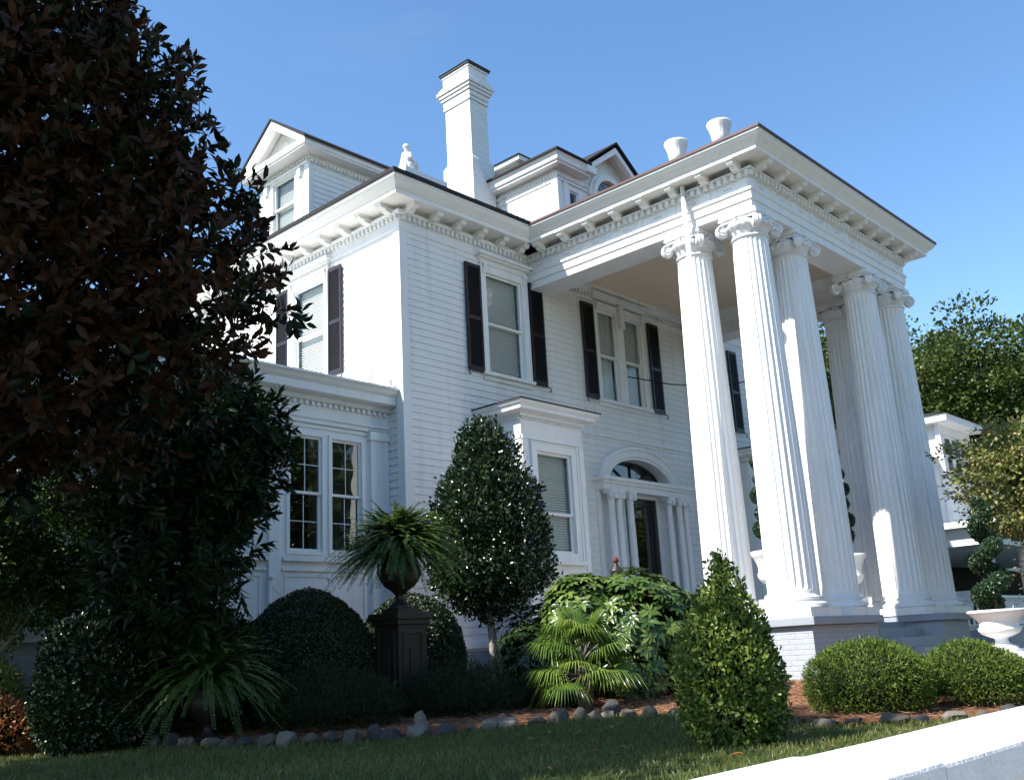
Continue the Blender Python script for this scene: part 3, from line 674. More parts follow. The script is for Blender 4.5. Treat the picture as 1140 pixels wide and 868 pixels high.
FA.box(d_, 17.22, 17.24, DZ+.2, 2.87, -.12, -.06)
dr = d_.build('door', M['doorblack'], H)
mb = MB(); mb.add([FA.p(16.4, DZ+.2, -.08), FA.p(17.34, DZ+.2, -.08), FA.p(17.34, 2.87, -.08), FA.p(16.4, 2.87, -.08)], [(0, 1, 2, 3)]); mb.build('pane', M['darkglass'], dr, recalc=False)
mb = MB(); mb.tube([FA.p(16.46, 1.1, -.14), FA.p(16.46, 1.1, -.09), FA.p(16.46, 1.35, -.09), FA.p(16.46, 1.35, -.14)], .012, 8); mb.build('handle', M['iron'], dr)
def arch(mb, c, z0, prof, n=40):
    k = len(prof); vs = []
    for i in range(n+1):
        t = math.pi*i/n
        for a, b, o in prof: vs.append(FA.p(c-a*math.cos(t), z0+b*math.sin(t), o))
    mb.add(vs, [(i*k+q, i*k+(q+1) % k, (i+1)*k+(q+1) % k, (i+1)*k+q) for i in range(n) for q in range(k)], False)
mb = MB()
arch(mb, 16.87, 3.29, [(1.40, .78, -.02), (1.40, .78, .08), (1.36, .75, .12), (1.30, .70, .12), (1.28, .68, .08), (1.14, .56, .08), (1.12, .545, .05), (1.06, .50, .05), (1.06, .50, -.3), (1.10, .53, -.3), (1.10, .53, -.02)])
mb.build('arch', M['white'], door)
mb = MB()
n = 24; vs = [FA.p(16.87, 3.29, -.24)]+[FA.p(16.87-1.06*math.cos(math.pi*i/n), 3.29+.5*math.sin(math.pi*i/n), -.24) for i in range(n+1)]
mb.add(vs, [(0, i+1, i+2) for i in range(n)]); fl = mb.build('fanlight', M['darkglass'], door, recalc=False)
mb = MB(); arch(mb, 16.87, 3.29, [(1.06, .50, -.22), (1.00, .45, -.22), (1.00, .45, -.26), (1.06, .50, -.26)])
for t in (50, 90, 130):
    a = R_(t); mb.tube([FA.p(16.87-.15*math.cos(a), 3.29+.02, -.22), FA.p(16.87-.98*math.cos(a), 3.29+.44*math.sin(a), -.22)], .018, 6)
FA.box(mb, 15.82, 17.92, 3.285, 3.32, -.26, -.2)
mb.build('fanlight_bars', M['doorblack'], door)

# --- bay windows
def bay(x0, x1, y0):
    B = empty('bay_window', (0, 0, 0), parent=H)
    F1 = Fr((0, y0, 0), (1, 0, 0), (0, -1, 0)); FL = Fr((x0, 0, 0), (0, 1, 0), (-1, 0, 0)); FR_ = Fr((x1, 0, 0), (0, 1, 0), (1, 0, 0))
    g0, g1, z0, z1 = x0+.35, x0+1.27, 1.64, 3.38
    mb = MB()
    F1.box(mb, x0, g0, .1, 4.0, -.1, 0); F1.box(mb, g1, x1, .1, 4.0, -.1, 0); F1.box(mb, g0, g1, z1, 4.0, -.1, 0); F1.box(mb, g0, g1, .1, z0, -.1, 0)
    FL.box(mb, y0+.1, FY, .1, 4.0, -.1, 0); FR_.box(mb, y0+.1, FY, .1, 4.0, -.1, 0)
    mb.build('wall', M['white'], B)
    mb = MB()
    for f, a, b in ((F1, x0, x1), (FL, y0, FY), (FR_, y0, FY)):
        f.box(mb, a+.001, a+.12, .15, 3.62, 0, .02); f.box(mb, b-.12, b-.001, .15, 3.62, 0, .02)
        f.box(mb, a, b, 3.56, 3.62, .001, .035)
        if f is not F1:
            f.box(mb, a+.2, b-.2, 1.2, 1.3, 0, .03); f.frame(mb, a+.24, b-.24, .4, 1.0, .03, 0, .02); f.frame(mb, a+.24, b-.24, 1.7, 3.3, .04, 0, .03)
    F1.frame(mb, g0, g1, z0, z1, .13, 0, .035); F1.frame(mb, g0-.13, g1+.13, z0-.13, z1+.13, .02, 0, .05)
    F1.box(mb, g0-.18, g1+.18, z0-.2, z0-.13, 0, .09); F1.frame(mb, x0+.3, x1-.3, .45, 1.2, .03, 0, .02)
    P = [(x0, FY), (x0, y0), (x1, y0), (x1, FY)]
    mb.run(P, [(0, 3.95), (.04, 3.95), (.06, 3.99), (.16, 4.02), (.2, 4.03), (.2, 4.08), (.24, 4.12), (.27, 4.17), (0, 4.17)])
    dentils(mb, FL, y0, FY, 3.9, 3.945, 0, .04, .03, .03); dentils(mb, F1, x0, x1, 3.9, 3.945, 0, .04, .03, .03)
    mb.build('trim', M['white'], B)
    e = .28
    mb = MB(); zt = 4.36
    mb.add([(x0-e, FY, 4.17), (x0-e, y0-e, 4.17), (x1+e, y0-e, 4.17), (x1+e, FY, 4.17), (x0-e, FY, 4.195), (x0-e, y0-e, 4.195), (x1+e, y0-e, 4.195), (x1+e, FY, 4.195), (x0+.5, FY-.02, zt), (x1-.5, FY-.02, zt)],
           [(0, 1, 5, 4), (1, 2, 6, 5), (2, 3, 7, 6), (5, 6, 9, 8), (4, 5, 8), (6, 7, 9), (0, 3, 2, 1)])
    mb.build('roof', M['shingle'], B)
    sash(F1, B, g0, g1, z0, z1, -.02, rail=.385); blind(F1, B, g0, g1, z0, z1, -.12, .045, .62)
    return B
bay(12.28, 13.92, 11.1); bay(19.82, 21.46, 11.1)

# --- sunroom on the left
S = empty('sunroom', (0, 0, 0), parent=H)
SY = 12.4; FS = Fr((0, SY, 0), (1, 0, 0), (0, -1, 0)); SX = 4.3
wins = [(9.27, 9.86), (8.50, 9.09), (7.30, 7.89), (6.53, 7.12), (5.4, 5.99), (4.66, 5.25)]
mb = MB()
holes = [(a, b, 1.66, 3.42) for a, b in wins]
_mb = mb; wallfill(FS, SX, KX, .45, 4.1, holes, -.12, 0)
mb.box(SX, SX+.1, SY+.12, 16, .45, 4.1); mb.box(SX, KX-.03, 15.9, 16, .45, 4.1)
mb.build('wall', M['white'], S)
mb = MB(); mb.box(SX+.05, KX, SY+.05, 15.95, -1, .45); mb.build('foundation', M['gray_brick'], S)
mb = MB(); mb.box(SX+.1, KX-.1, 14.5, 14.55, .5, 4.0); mb.build('room_shade_panel', M['dark'], S)  # near-black sheet stands for the shade inside the sunroom
mb = MB()
for a in (10.02, 8.12, 6.20, 4.32): FS.box(mb, a, a+.2, .5, 3.62, 0, .07); FS.box(mb, a-.03, a+.23, 3.48, 3.62, 0, .1)
FS.box(mb, 10.24, 10.41, .5, 3.62, 0, .03); FS.box(mb, 10.22, 10.42, 3.5, 3.6, .03, .06)
for a, b in ((8.36, 9.98), (6.46, 8.10), (4.56, 6.18)):
    FS.box(mb, a, b, 3.62, 3.66, 0, .05); FS.frame(mb, a+.1, b-.1, .70, 1.28, .035, 0, .02)
    FS.box(mb, a, b, 1.50, 1.56, 0, .08); FS.box(mb, a, b, 1.36, 1.40, 0, .045); FS.box(mb, a, b, 3.55, 3.6, 0, .025)
for a, b in wins: FS.frame(mb, a, b, 1.66, 3.42, .055, 0, .03)
FS.box(mb, SX, KX, 3.60, 3.70, 0, .04) if False else None
FS.box(mb, SX, 10.43, 3.70, 3.74, 0, .05); FS.box(mb, SX, 10.43, 3.66, 3.70, 0, .02); FS.box(mb, SX, 10.43, .45, .58, 0, .05)
mb.run([(SX, 16), (SX, SY), (10.42, SY)], [(0, 3.98), (.06, 3.98), (.1, 4.04), (.2, 4.06), (.24, 4.08), (.24, 4.20), (.28, 4.24), (.32, 4.31), (0, 4.31)])
dentils(mb, FS, SX, 10.4, 3.91, 3.97, 0, .05, .055, .055)
mb.build('trim', M['white'], S)
mb = MB(); mb.add([(SX-.35, SY-.35, 4.31), (10.47, SY-.35, 4.31), (10.47, 16.3, 4.31), (SX-.35, 16.3, 4.31), (SX-.35, SY-.35, 4.345), (10.47, SY-.35, 4.345), (10.47, 16.3, 4.36), (SX-.35, 16.3, 4.36)],
   [(0, 3, 2, 1), (4, 5, 6, 7), (0, 1, 5, 4), (1, 2, 6, 5), (2, 3, 7, 6), (3, 0, 4, 7)]); mb.build('roof', M['white'], S)
for a, b in wins: sash(FS, S, a, b, 1.66, 3.42, -.01, glass='darkglass', munt=(2, 2), t=.04, rail=.5)

# --- rear porch beyond the sunroom
Rp = empty('rear_wing', (0, 0, 0), parent=H); FRW = Fr((0, 17.5, 0), (1, 0, 0), (0, -1, 0))
mb = MB(); FRW.siding(mb, 3.0, KX, .45, 3.8); mb.box(3.0, 3.1, 17.5, 20.2, .45, 3.8); mb.box(3.0, KX, 17.505, 17.6, .45, 3.8); mb.build('siding', M['siding'], Rp)
mb = MB(); mb.box(3.05, KX, 17.55, 20, -1, .45); mb.build('foundation', M['gray_brick'], Rp)
mb = MB(); mb.box(2.7, KX, 17.1, 20.5, 3.8, 4.1); mb.box(2.95, KX, 17.44, 17.5, .36, .5)
mb.build('trim', M['white'], Rp)

# --- main roof
e = .63
x0, x1, y0, y1 = KX-e, XE+e, FY-e, 22.6
zb, zt = 7.85, 10.1; ins = (zt-zb)/.5
mb = MB(); mb.box(x0, x1, y0, y1, zb, zb+.07)
b4 = [(x0, y0, zb+.07), (x1, y0, zb+.07), (x1, y1, zb+.07), (x0, y1, zb+.07)]; t4 = [(x0+ins, y0+ins, zt), (x1-ins, y0+ins, zt), (x1-ins, y1-ins, zt), (x0+ins, y1-ins, zt)]
mb.add(b4+t4, [(4, 5, 6, 7), (0, 1, 5, 4), (1, 2, 6, 5), (2, 3, 7, 6), (3, 0, 4, 7)])
mb.build('roof', M['shingle'], H)

# --- left dormer (faces west)
def dormer_west():
    D = empty('dormer', (0, 0, 0), parent=H); X0 = 10.9; ya, yb = 15.24, 16.94; yc = 16.09; zc = 10.02
    fr = Fr((X0, 0, 0), (0, 1, 0), (-1, 0, 0)); fs = Fr((0, ya, 0), (1, 0, 0), (0, -1, 0)); g = (15.70, 16.48, 8.66, 9.86)
    mb = MB(); fs.siding(mb, X0+.1, 14.2, 8.0, zc, ex=.12); mb.box(X0+.05, 14.2, ya+.005, ya+.1, 7.9, zc+.1); mb.box(X0+.05, 14.2, yb-.1, yb, 7.9, zc+.1); mb.build('siding', M['siding'], D)
    m2 = MB(); fr.box(m2, ya, g[0], 8.0, zc+.1, -.1, 0); fr.box(m2, g[1], yb, 8.0, zc+.1, -.1, 0); fr.box(m2, g[0], g[1], g[3], zc+.1, -.1, 0); fr.box(m2, g[0], g[1], 8.0, g[2], -.1, 0)
    for a in (ya-.03, yb-.13): fr.box(m2, a, a+.16, 8.0, zc-.1, -.02, .03)
    for a in (15.42, 16.62): fr.box(m2, a-.0, a+.14, 8.3, 9.88, 0, .04); fr.box(m2, a+.02, a+.12, 9.66, 9.88, .04, .09)
    fr.frame(m2, *g, .1, 0, .04); fr.box(m2, ya, yb, 9.9, 9.96, 0, .06); dentils(m2, fr, ya, yb, zc-.03, zc+.04, 0, .05, .04, .04); dentils(m2, fs, X0, 14, zc-.10, zc-.03, .02, .07, .045, .045)
    fs.box(m2, X0-.03, 14.2, zc-.02, zc+.1, 0, .03)
    m2.build('trim', M['white'], D)
    # cornice + pediment
    m3 = MB(); yl, yr = ya-.3, yb+.3; xf = X0-.32; ze = 10.08
    m3.box(xf, 14.2, yl, yr, ze, ze+.04); m3.box(xf-.03, 14.2, yl-.03, yr+.03, ze+.04, ze+.16); 
    pk = 11.08; zb_ = ze+.16
    def raking(o0, o1, t, dz):   # frame of the gable
        for s_, ye in ((-1, yl-.03), (1, yr+.03)):
            m3.add([(o0, ye, zb_+dz), (o1, ye, zb_+dz), (o1, yc, pk+dz), (o0, yc, pk+dz), (o0, ye+(-s_)*t*1.3, zb_+dz), (o1, ye+(-s_)*t*1.3, zb_+dz), (o1, yc, pk+dz-t*1.05), (o0, yc, pk+dz-t*1.05)],
               [(0, 1, 2, 3), (4, 7, 6, 5), (0, 4, 5, 1), (0, 3, 7, 4), (1, 5, 6, 2)])
    raking(xf-.03, xf+.12, .17, 0)
    m3.add([(X0-.02, yl+.1, zb_), (X0-.02, yr-.1, zb_), (X0-.02, yc, pk-.1)], [(0, 1, 2)])
    m3.box(X0-.05, X0-.02, yc-.16, yc+.16, zb_+.06, zb_+.42)
    for ye in (yl, yr): m3.add([(xf, ye, zb_-.035), (X0+.1, ye, zb_-.035), (X0+.1, yc, pk-.01), (xf, yc, pk-.01)], [(0, 1, 2, 3)])
    m3.build('pediment', M['white'], D)
    m4 = MB(); xb = 15.5
    for s_, ye in ((-1, yl-.08), (1, yr+.08)):
        z_e = zb_-.03
        m4.add([(xf-.06, ye, z_e), (xb, ye, z_e), (xb, yc, pk+.01), (xf-.06, yc, pk+.01), (xf-.06, ye, z_e+.05), (xb, ye, z_e+.05), (xb, yc, pk+.06), (xf-.06, yc, pk+.06)],
               [(0, 3, 2, 1), (4, 5, 6, 7), (0, 1, 5, 4), (1, 2, 6, 5), (3, 0, 4, 7)])
    m4.build('roof', M['shingle'], D)
    sash(fr, D, g[0], g[1], g[2], g[3], -.01, t=.04); blind(fr, D, g[0], g[1], g[2], g[3], -.11, .05, .8)
dormer_west()

# --- front dormer: a wide body with a gabled arched window in its middle
def dormer_front():
    D = empty('dormer', (0, 0, 0), parent=H); xa, xb, yf = 15.1, 18.64, 12.2; zc = 9.92; xc = 16.87
    fr = Fr((0, yf, 0), (1, 0, 0), (0, -1, 0)); fw = Fr((xa, 0, 0), (0, 1, 0), (-1, 0, 0)); fe = Fr((xb, 0, 0), (0, 1, 0), (1, 0, 0))
    mb = MB(); fw.siding(mb, yf+.1, 16.2, 8.0, zc, ex=.12); mb.box(xa+.005, xa+.1, yf+.05, 16.2, 7.9, zc+.1); mb.build('siding', M['siding'], D)
    mb = MB(); fe.siding(mb, yf+.1, 16.2, 8.0, zc, ex=.12); mb.box(xb-.1, xb-.005, yf+.05, 16.2, 7.9, zc+.1); mb.build('siding', M['siding'], D)
    m2 = MB(); gs = [(15.47, 15.77, 8.85, 9.62), (17.97, 18.27, 8.85, 9.62)]
    us = [xa, gs[0][0], gs[0][1], gs[1][0], gs[1][1], xb]
    for i in (0, 2, 4): fr.box(m2, us[i], us[i+1], 8.0, zc+.1, -.1, 0)
    for g in gs: fr.box(m2, g[0], g[1], g[3], zc+.1, -.1, 0); fr.box(m2, g[0], g[1], 8.0, g[2], -.1, 0); fr.frame(m2, *g, .06, 0, .03)
    for a in (xa-.03, xa+.2, xb-.13): fr.box(m2, a, a+.13, 8.0, zc-.15, 0, .035)
    fw.box(m2, yf-.03, yf+.13, 8.0, zc, 0, .03)
    fr.box(m2, xa, 16.1, zc-.16, zc-.12, 0, .05); dentils(m2, fr, xa, xb, zc-.08, zc-.01, 0, .05, .04, .04); dentils(m2, fw, yf, 16, zc-.08, zc-.01, 0, .05, .045, .045); fw.box(m2, yf, 16.2, zc-.2, zc-.16, 0, .04)
    m2.build('trim', M['white'], D)
    m3 = MB(); o = .28
    m3.run([(xa, 16.2), (xa, yf), (xc-.9, yf)], [(-.02, 10.0), (o-.04, 10.0), (o-.04, 10.03), (o, 10.06), (o, 10.15), (o+.04, 10.22), (-.02, 10.22)])
    m3.run([(xc+.9, yf), (xb, yf), (xb, 16.2)], [(-.02, 10.0), (o-.04, 10.0), (o-.04, 10.03), (o, 10.06), (o, 10.15), (o+.04, 10.22), (-.02, 10.22)])
    # gable over the arched window
    hw = 1.1; yg = yf-.34; ze = 10.22; pk = 11.05
    for s_ in (-1, 1):
        xe = xc+s_*hw
        for (ya_, yb_, t, out_) in ((yg, 12.95, .05, 0), (yg, yg+.12, .2, 0)):
            m3.add([(xe, ya_, ze), (xe, yb_, ze), (xc, yb_, pk), (xc, ya_, pk), (xe-s_*t*.9, ya_, ze-t*.2), (xe-s_*t*.9, yb_, ze-t*.2), (xc, yb_, pk-t*1.05), (xc, ya_, pk-t*1.05)],
                   [(0, 1, 2, 3), (4, 7, 6, 5), (0, 4, 5, 1), (0, 3, 7, 4), (1, 5, 6, 2)])
        m3.box(min(xe, xe-s_*.32), max(xe, xe-s_*.32), yg-.003, yf+.02, ze-.17, ze-.01)
    m3.add([(xc-hw, yf-.012, ze-.1), (xc+hw, yf-.012, ze-.1), (xc, yf-.012, pk-.02)], [(0, 1, 2)]); fr.box(m3, xc-hw, xc+hw, 9.9, ze-.1, -.05, .012)
    n = 20
    for r0, r1, dep in ((.52, .64, .12), (.64, .72, .06)):
        vs = []
        for i in range(n+1):
            t = math.pi*i/n
            for r in (r0, r1):
                for oo in (-.02, dep): vs.append(fr.p(xc-r*math.cos(t), 9.72+r*math.sin(t)*.98, oo))
        m3.add(vs, [(4*i+a, 4*i+b, 4*i+4+b, 4*i+4+a) for i in range(n) for a, b in ((0, 1), (1, 3), (3, 2), (2, 0))])
    for s_ in (-1, 1): m3.box(xc+s_*.62-.07, xc+s_*.62+.07, yf-.12, yf, 8.0, 9.72)
    m3.build('pediment', M['white'], D)
    m5 = MB(); vs = [fr.p(xc, 9.72, .03)]+[fr.p(xc-.52*math.cos(math.pi*i/n), 9.72+.5*math.sin(math.pi*i/n), .03) for i in range(n+1)]
    m5.add(vs, [(0, i+1, i+2) for i in range(n)]); m5.add([fr.p(xc-.52, 8.3, .03), fr.p(xc+.52, 8.3, .03), fr.p(xc+.52, 9.72, .03), fr.p(xc-.52, 9.72, .03)], [(0, 1, 2, 3)])
    m5.build('pane', M['darkglass'], D, recalc=False)
    m6 = MB()
    for i in range(-3, 4):
        m6.tube([fr.p(xc+i*.15-.25, 9.3, .045), fr.p(xc+i*.15+.25, 10.15-abs(i)*.06, .045)], .008, 4); m6.tube([fr.p(xc+i*.15+.25, 9.3, .045), fr.p(xc+i*.15-.25, 10.15-abs(i)*.06, .045)], .008, 4)
    m6.build('lattice', M['iron'], D)
    m4 = MB()
    for s_ in (-1, 1):
        xe = xc+s_*(hw+.05)
        m4.add([(xe, yg-.05, ze), (xe, 13.0, ze), (xc, 13.0, pk+.02), (xc, yg-.05, pk+.02), (xe, yg-.05, ze+.05), (xe, 13.0, ze+.05), (xc, 13.0, pk+.07), (xc, yg-.05, pk+.07)],
               [(0, 3, 2, 1), (4, 5, 6, 7), (0, 1, 5, 4), (1, 2, 6, 5), (3, 0, 4, 7)])
    zb_ = 10.22
    for a, b, c in ((xa-.36, xc-.95, yf-.36), (xc+.95, xb+.36, yf-.36)): m4.box(a, b, c, yf+.1, zb_, zb_+.05)
    m4.box(xa-.36, xb+.36, yf+.102, 17, zb_, zb_+.05); yq = yf+.1
    A = [(xa-.34, yq), (xb+.34, yq), (xb+.34, 17), (xa-.34, 17)]
    m4.add([(x, y, zb_+.05) for x, y in A]+[(xc-.9, 13.4, zb_+.55), (xc+.9, 13.4, zb_+.55), (xc+.9, 16.5, zb_+.55), (xc-.9, 16.5, zb_+.55)],
       [(0, 1, 5, 4), (1, 2, 6, 5), (2, 3, 7, 6), (3, 0, 4, 7), (4, 5, 6, 7)])
    m4.build('roof', M['shingle'], D)
    for g in gs: sash(fr, D, *g, -.01, t=.03); 
    m7 = MB(); fr.box(m7, gs[0][0], gs[0][1], 8.8, 9.7, -.2, -.12); fr.box(m7, gs[1][0], gs[1][1], 8.8, 9.7, -.2, -.12); fr.box(m7, xc-.5, xc+.5, 8.3, 10.15, -.2, -.12); m7.build('room_shade_panel', M['dark'], D)  # room darkness behind the panes, put in as near-black panels
dormer_front()

# --- chimney, roof cupola
mb = MB()
def taper(mb, x0, x1, y0, y1, z0, z1, a, b):
    mb.add([(x0-a, y0-a, z0), (x1+a, y0-a, z0), (x1+a, y1+a, z0), (x0-a, y1+a, z0), (x0-b, y0-b, z1), (x1+b, y0-b, z1), (x1+b, y1+b, z1), (x0-b, y1+b, z1)],
           [(0,3,2,1),(4,5,6,7),(0,1,5,4),(1,2,6,5),(2,3,7,6),(3,0,4,7)])
cx0, cx1, cy0, cy1 = 14.40, 14.96, 14.0, 14.80
mb.box(cx0-.07, cx1+.07, cy0-.07, cy1+.07, 8.6, 10.72); taper(mb, cx0, cx1, cy0, cy1, 10.72, 10.86, .07, 0)
mb.box(cx0, cx1, cy0, cy1, 10.86, 11.98)
z = 11.98
for o_, h in ((.0, .25), (.03, .09), (.0, .02), (.035, .12), (.07, .075), (.105, .075), (.14, .08), (.10, .07), (.06, .06), (.025, .24), (.05, .05)):
    mb.box(cx0-o_, cx1+o_, cy0-o_, cy1+o_, z, z+h); z += h
ch = mb.build('chimney', M['white_brick'], H, bevel=.006)
mb = MB(); mb.box(cx0-.08, cx1+.08, cy0-.08, cy1+.08, z, z+.05)
mb.add([(cx0-.1, cy0-.1, z+.05), (cx1+.1, cy0-.1, z+.05), (cx1+.1, cy1+.1, z+.05), (cx0-.1, cy1+.1, z+.05), (cx0+.2, cy0+.22, z+.17), (cx1-.2, cy0+.22, z+.17), (cx1-.2, cy1-.22, z+.17), (cx0+.2, cy1-.22, z+.17)],
       [(0,3,2,1),(4,5,6,7),(0,1,5,4),(1,2,6,5),(2,3,7,6),(3,0,4,7)]); mb.build('chimney_cap', M['cap'], ch)
mb = MB(); mb.box(16.75, 17.45, 14.7, 15.4, 10.0, 11.72); mb.box(16.6, 17.6, 14.55, 15.55, 11.72, 11.84); cu = mb.build('cupola', M['white'], H)
mb = MB(); mb.add([(16.55, 14.5, 11.84), (17.65, 14.5, 11.84), (17.65, 15.6, 11.84), (16.55, 15.6, 11.84), (17.1, 15.05, 12.22)], [(0, 3, 2, 1), (0, 1, 4), (1, 2, 4), (2, 3, 4), (3, 0, 4)]); mb.build('roof', M['shingle'], cu)
# low white parapet gable under the statue
mb = MB(); mb.box(11.5, 12.45, 12.95, 13.35, 8.2, 9.02); mb.box(11.42, 12.5, 12.88, 13.42, 8.98, 9.08); mb.build('parapet', M['white'], H)

# --- portico
PATH = [(XP, FY), (XP, YP), (XR, YP), (XR, FY)]
prof_arch = [(-.58, 6.84), (0, 6.84), (0, 6.98), (.025, 6.98), (.025, 7.11), (.055, 7.13), (.055, 7.17), (.01, 7.175), (.01, 7.36), (.04, 7.365), (.04, 7.46), (.11, 7.465), (.12, 7.49), (.0, 7.50), (0, 7.587), (-.58, 7.587)]
mb = MB(); mb.run(PATH, prof_arch); mb.build('architrave', M['white'], H)
prof_pc = [(-.58, 7.585), (.40, 7.585), (.40, 7.65), (.415, 7.66), (.45, 7.70), (.52, 7.76), (.545, 7.80), (.56, 7.805), (.56, 7.84), (-.58, 7.84)]
mb = MB(); mb.run(PATH, prof_pc); mb.build('cornice', M['soffit'], H)
mb = MB(); mb.run(PATH, [(.585, 7.84), (.585, 7.885), (-.58, 8.0), (-.58, 7.84)]); mb.box(XP+.5, XR-.5, YP+.5, FY, 7.84, 8.0)
mb.build('portico_roof', M['flashing'], H)
FPW = Fr((XP, 0, 0), (0, 1, 0), (-1, 0, 0)); FPF = Fr((0, YP, 0), (1, 0, 0), (0, -1, 0))
mb = MB(); dentils(mb, FPW, YP-.08, FY-.05, 7.37, 7.462, .035, .10, .065, .065); dentils(mb, FPF, XP-.08, XR, 7.37, 7.462, .035, .10, .065, .065)
for fr_, u, v in ((FPW, YP, FY), (FPF, XP, XR)):    # raised blocks, panels and little vents on the frieze
    n = int((v-u)/.66); st = (v-u)/n
    for i in range(n):
        a = u+i*st
        fr_.box(mb, a+.02, a+.16, 7.18, 7.355, .01, .03)
        fr_.box(mb, a+.23, a+st-.07, 7.325, 7.345, .01, .022); fr_.box(mb, a+.23, a+st-.07, 7.20, 7.215, .01, .022)
mb.build('frieze_panels', M['white'], H)
mb = MB()
for fr_, u, v in ((FPW, YP, FY), (FPF, XP, XR)):
    n = int((v-u)/.66); st = (v-u)/n
    for i in range(n):
        a = u+i*st
        for k in range(3): fr_.box(mb, a+.32+k*.055, a+.355+k*.055, 7.262, 7.276, .009, .013)
mb.build('frieze_vents', M['gray'], H)
mb = MB(); mb.run(PATH, [(.0, 7.492), (.124, 7.492), (.124, 7.505), (.0, 7.505)]); mb.build('gap_shadow_strip', M['cap'], H)  # dark strip painted in for the gap shadow above the dentils
corbels([(XP, YP+.12+i*.61, 7.455) for i in range(0, 8)], -math.pi/2)
corbels([(XP+.12+i*.605, YP, 7.455) for i in range(0, 11)], 0)
mb = MB(); mb.box(XP+.5, XR-.5, YP+.5, FY, 7.36, 7.42); mb.build('porch_ceiling', M['ceiling'], H)
mb = MB(); mb.run([(XR-.58, FY), (XR-.58, YP+.58), (XP+.58, YP+.58), (XP+.58, FY)], [(0, 7.1), (.03, 7.1), (.05, 7.2), (.12, 7.3), (.16, 7.36), (0, 7.36)]); mb.build('ceiling_moulding', M['soffit'], H)

# piers, floor, steps
mb = MB(); G0 = -1.0
for a in ((13.68, 15.93, 6.93, 8.95), (17.87, 18.45, 6.63, 7.6), (18.455, 20.1, 6.98, 8.95)): mb.box(*a, G0, .185)
mb.box(13.75, 14.0, 8.955, 11.98, G0, .1); mb.box(19.85, 20.1, 8.955, 11.98, G0, .1); mb.box(15.94, 17.86, 7.3, 7.5, G0, .1)
mb.build('pier', M['gray_brick'], H, bevel=.008)
for a in ((13.6, 16.0, 6.85, 9.0), (17.8, 18.52, 6.55, 7.7), (18.524, 20.18, 6.9, 9.0)): mb = MB(); mb.box(*a, .19, .31); mb.build('pier_cap', M['gray'], H, bevel=.012)
mb = MB(); mb.box(13.72, 20.12, 7.3, 11.95, .1, .205); mb.build('porch_floor', M['gray'], H)
mb = MB()
for i in range(5): mb.box(16.02, 17.78, 7.3-.34*(i+1), 7.3-.34*i-.004, -.95, .1-.16*i)
mb.build('steps', M['gray'], H, bevel=.01)

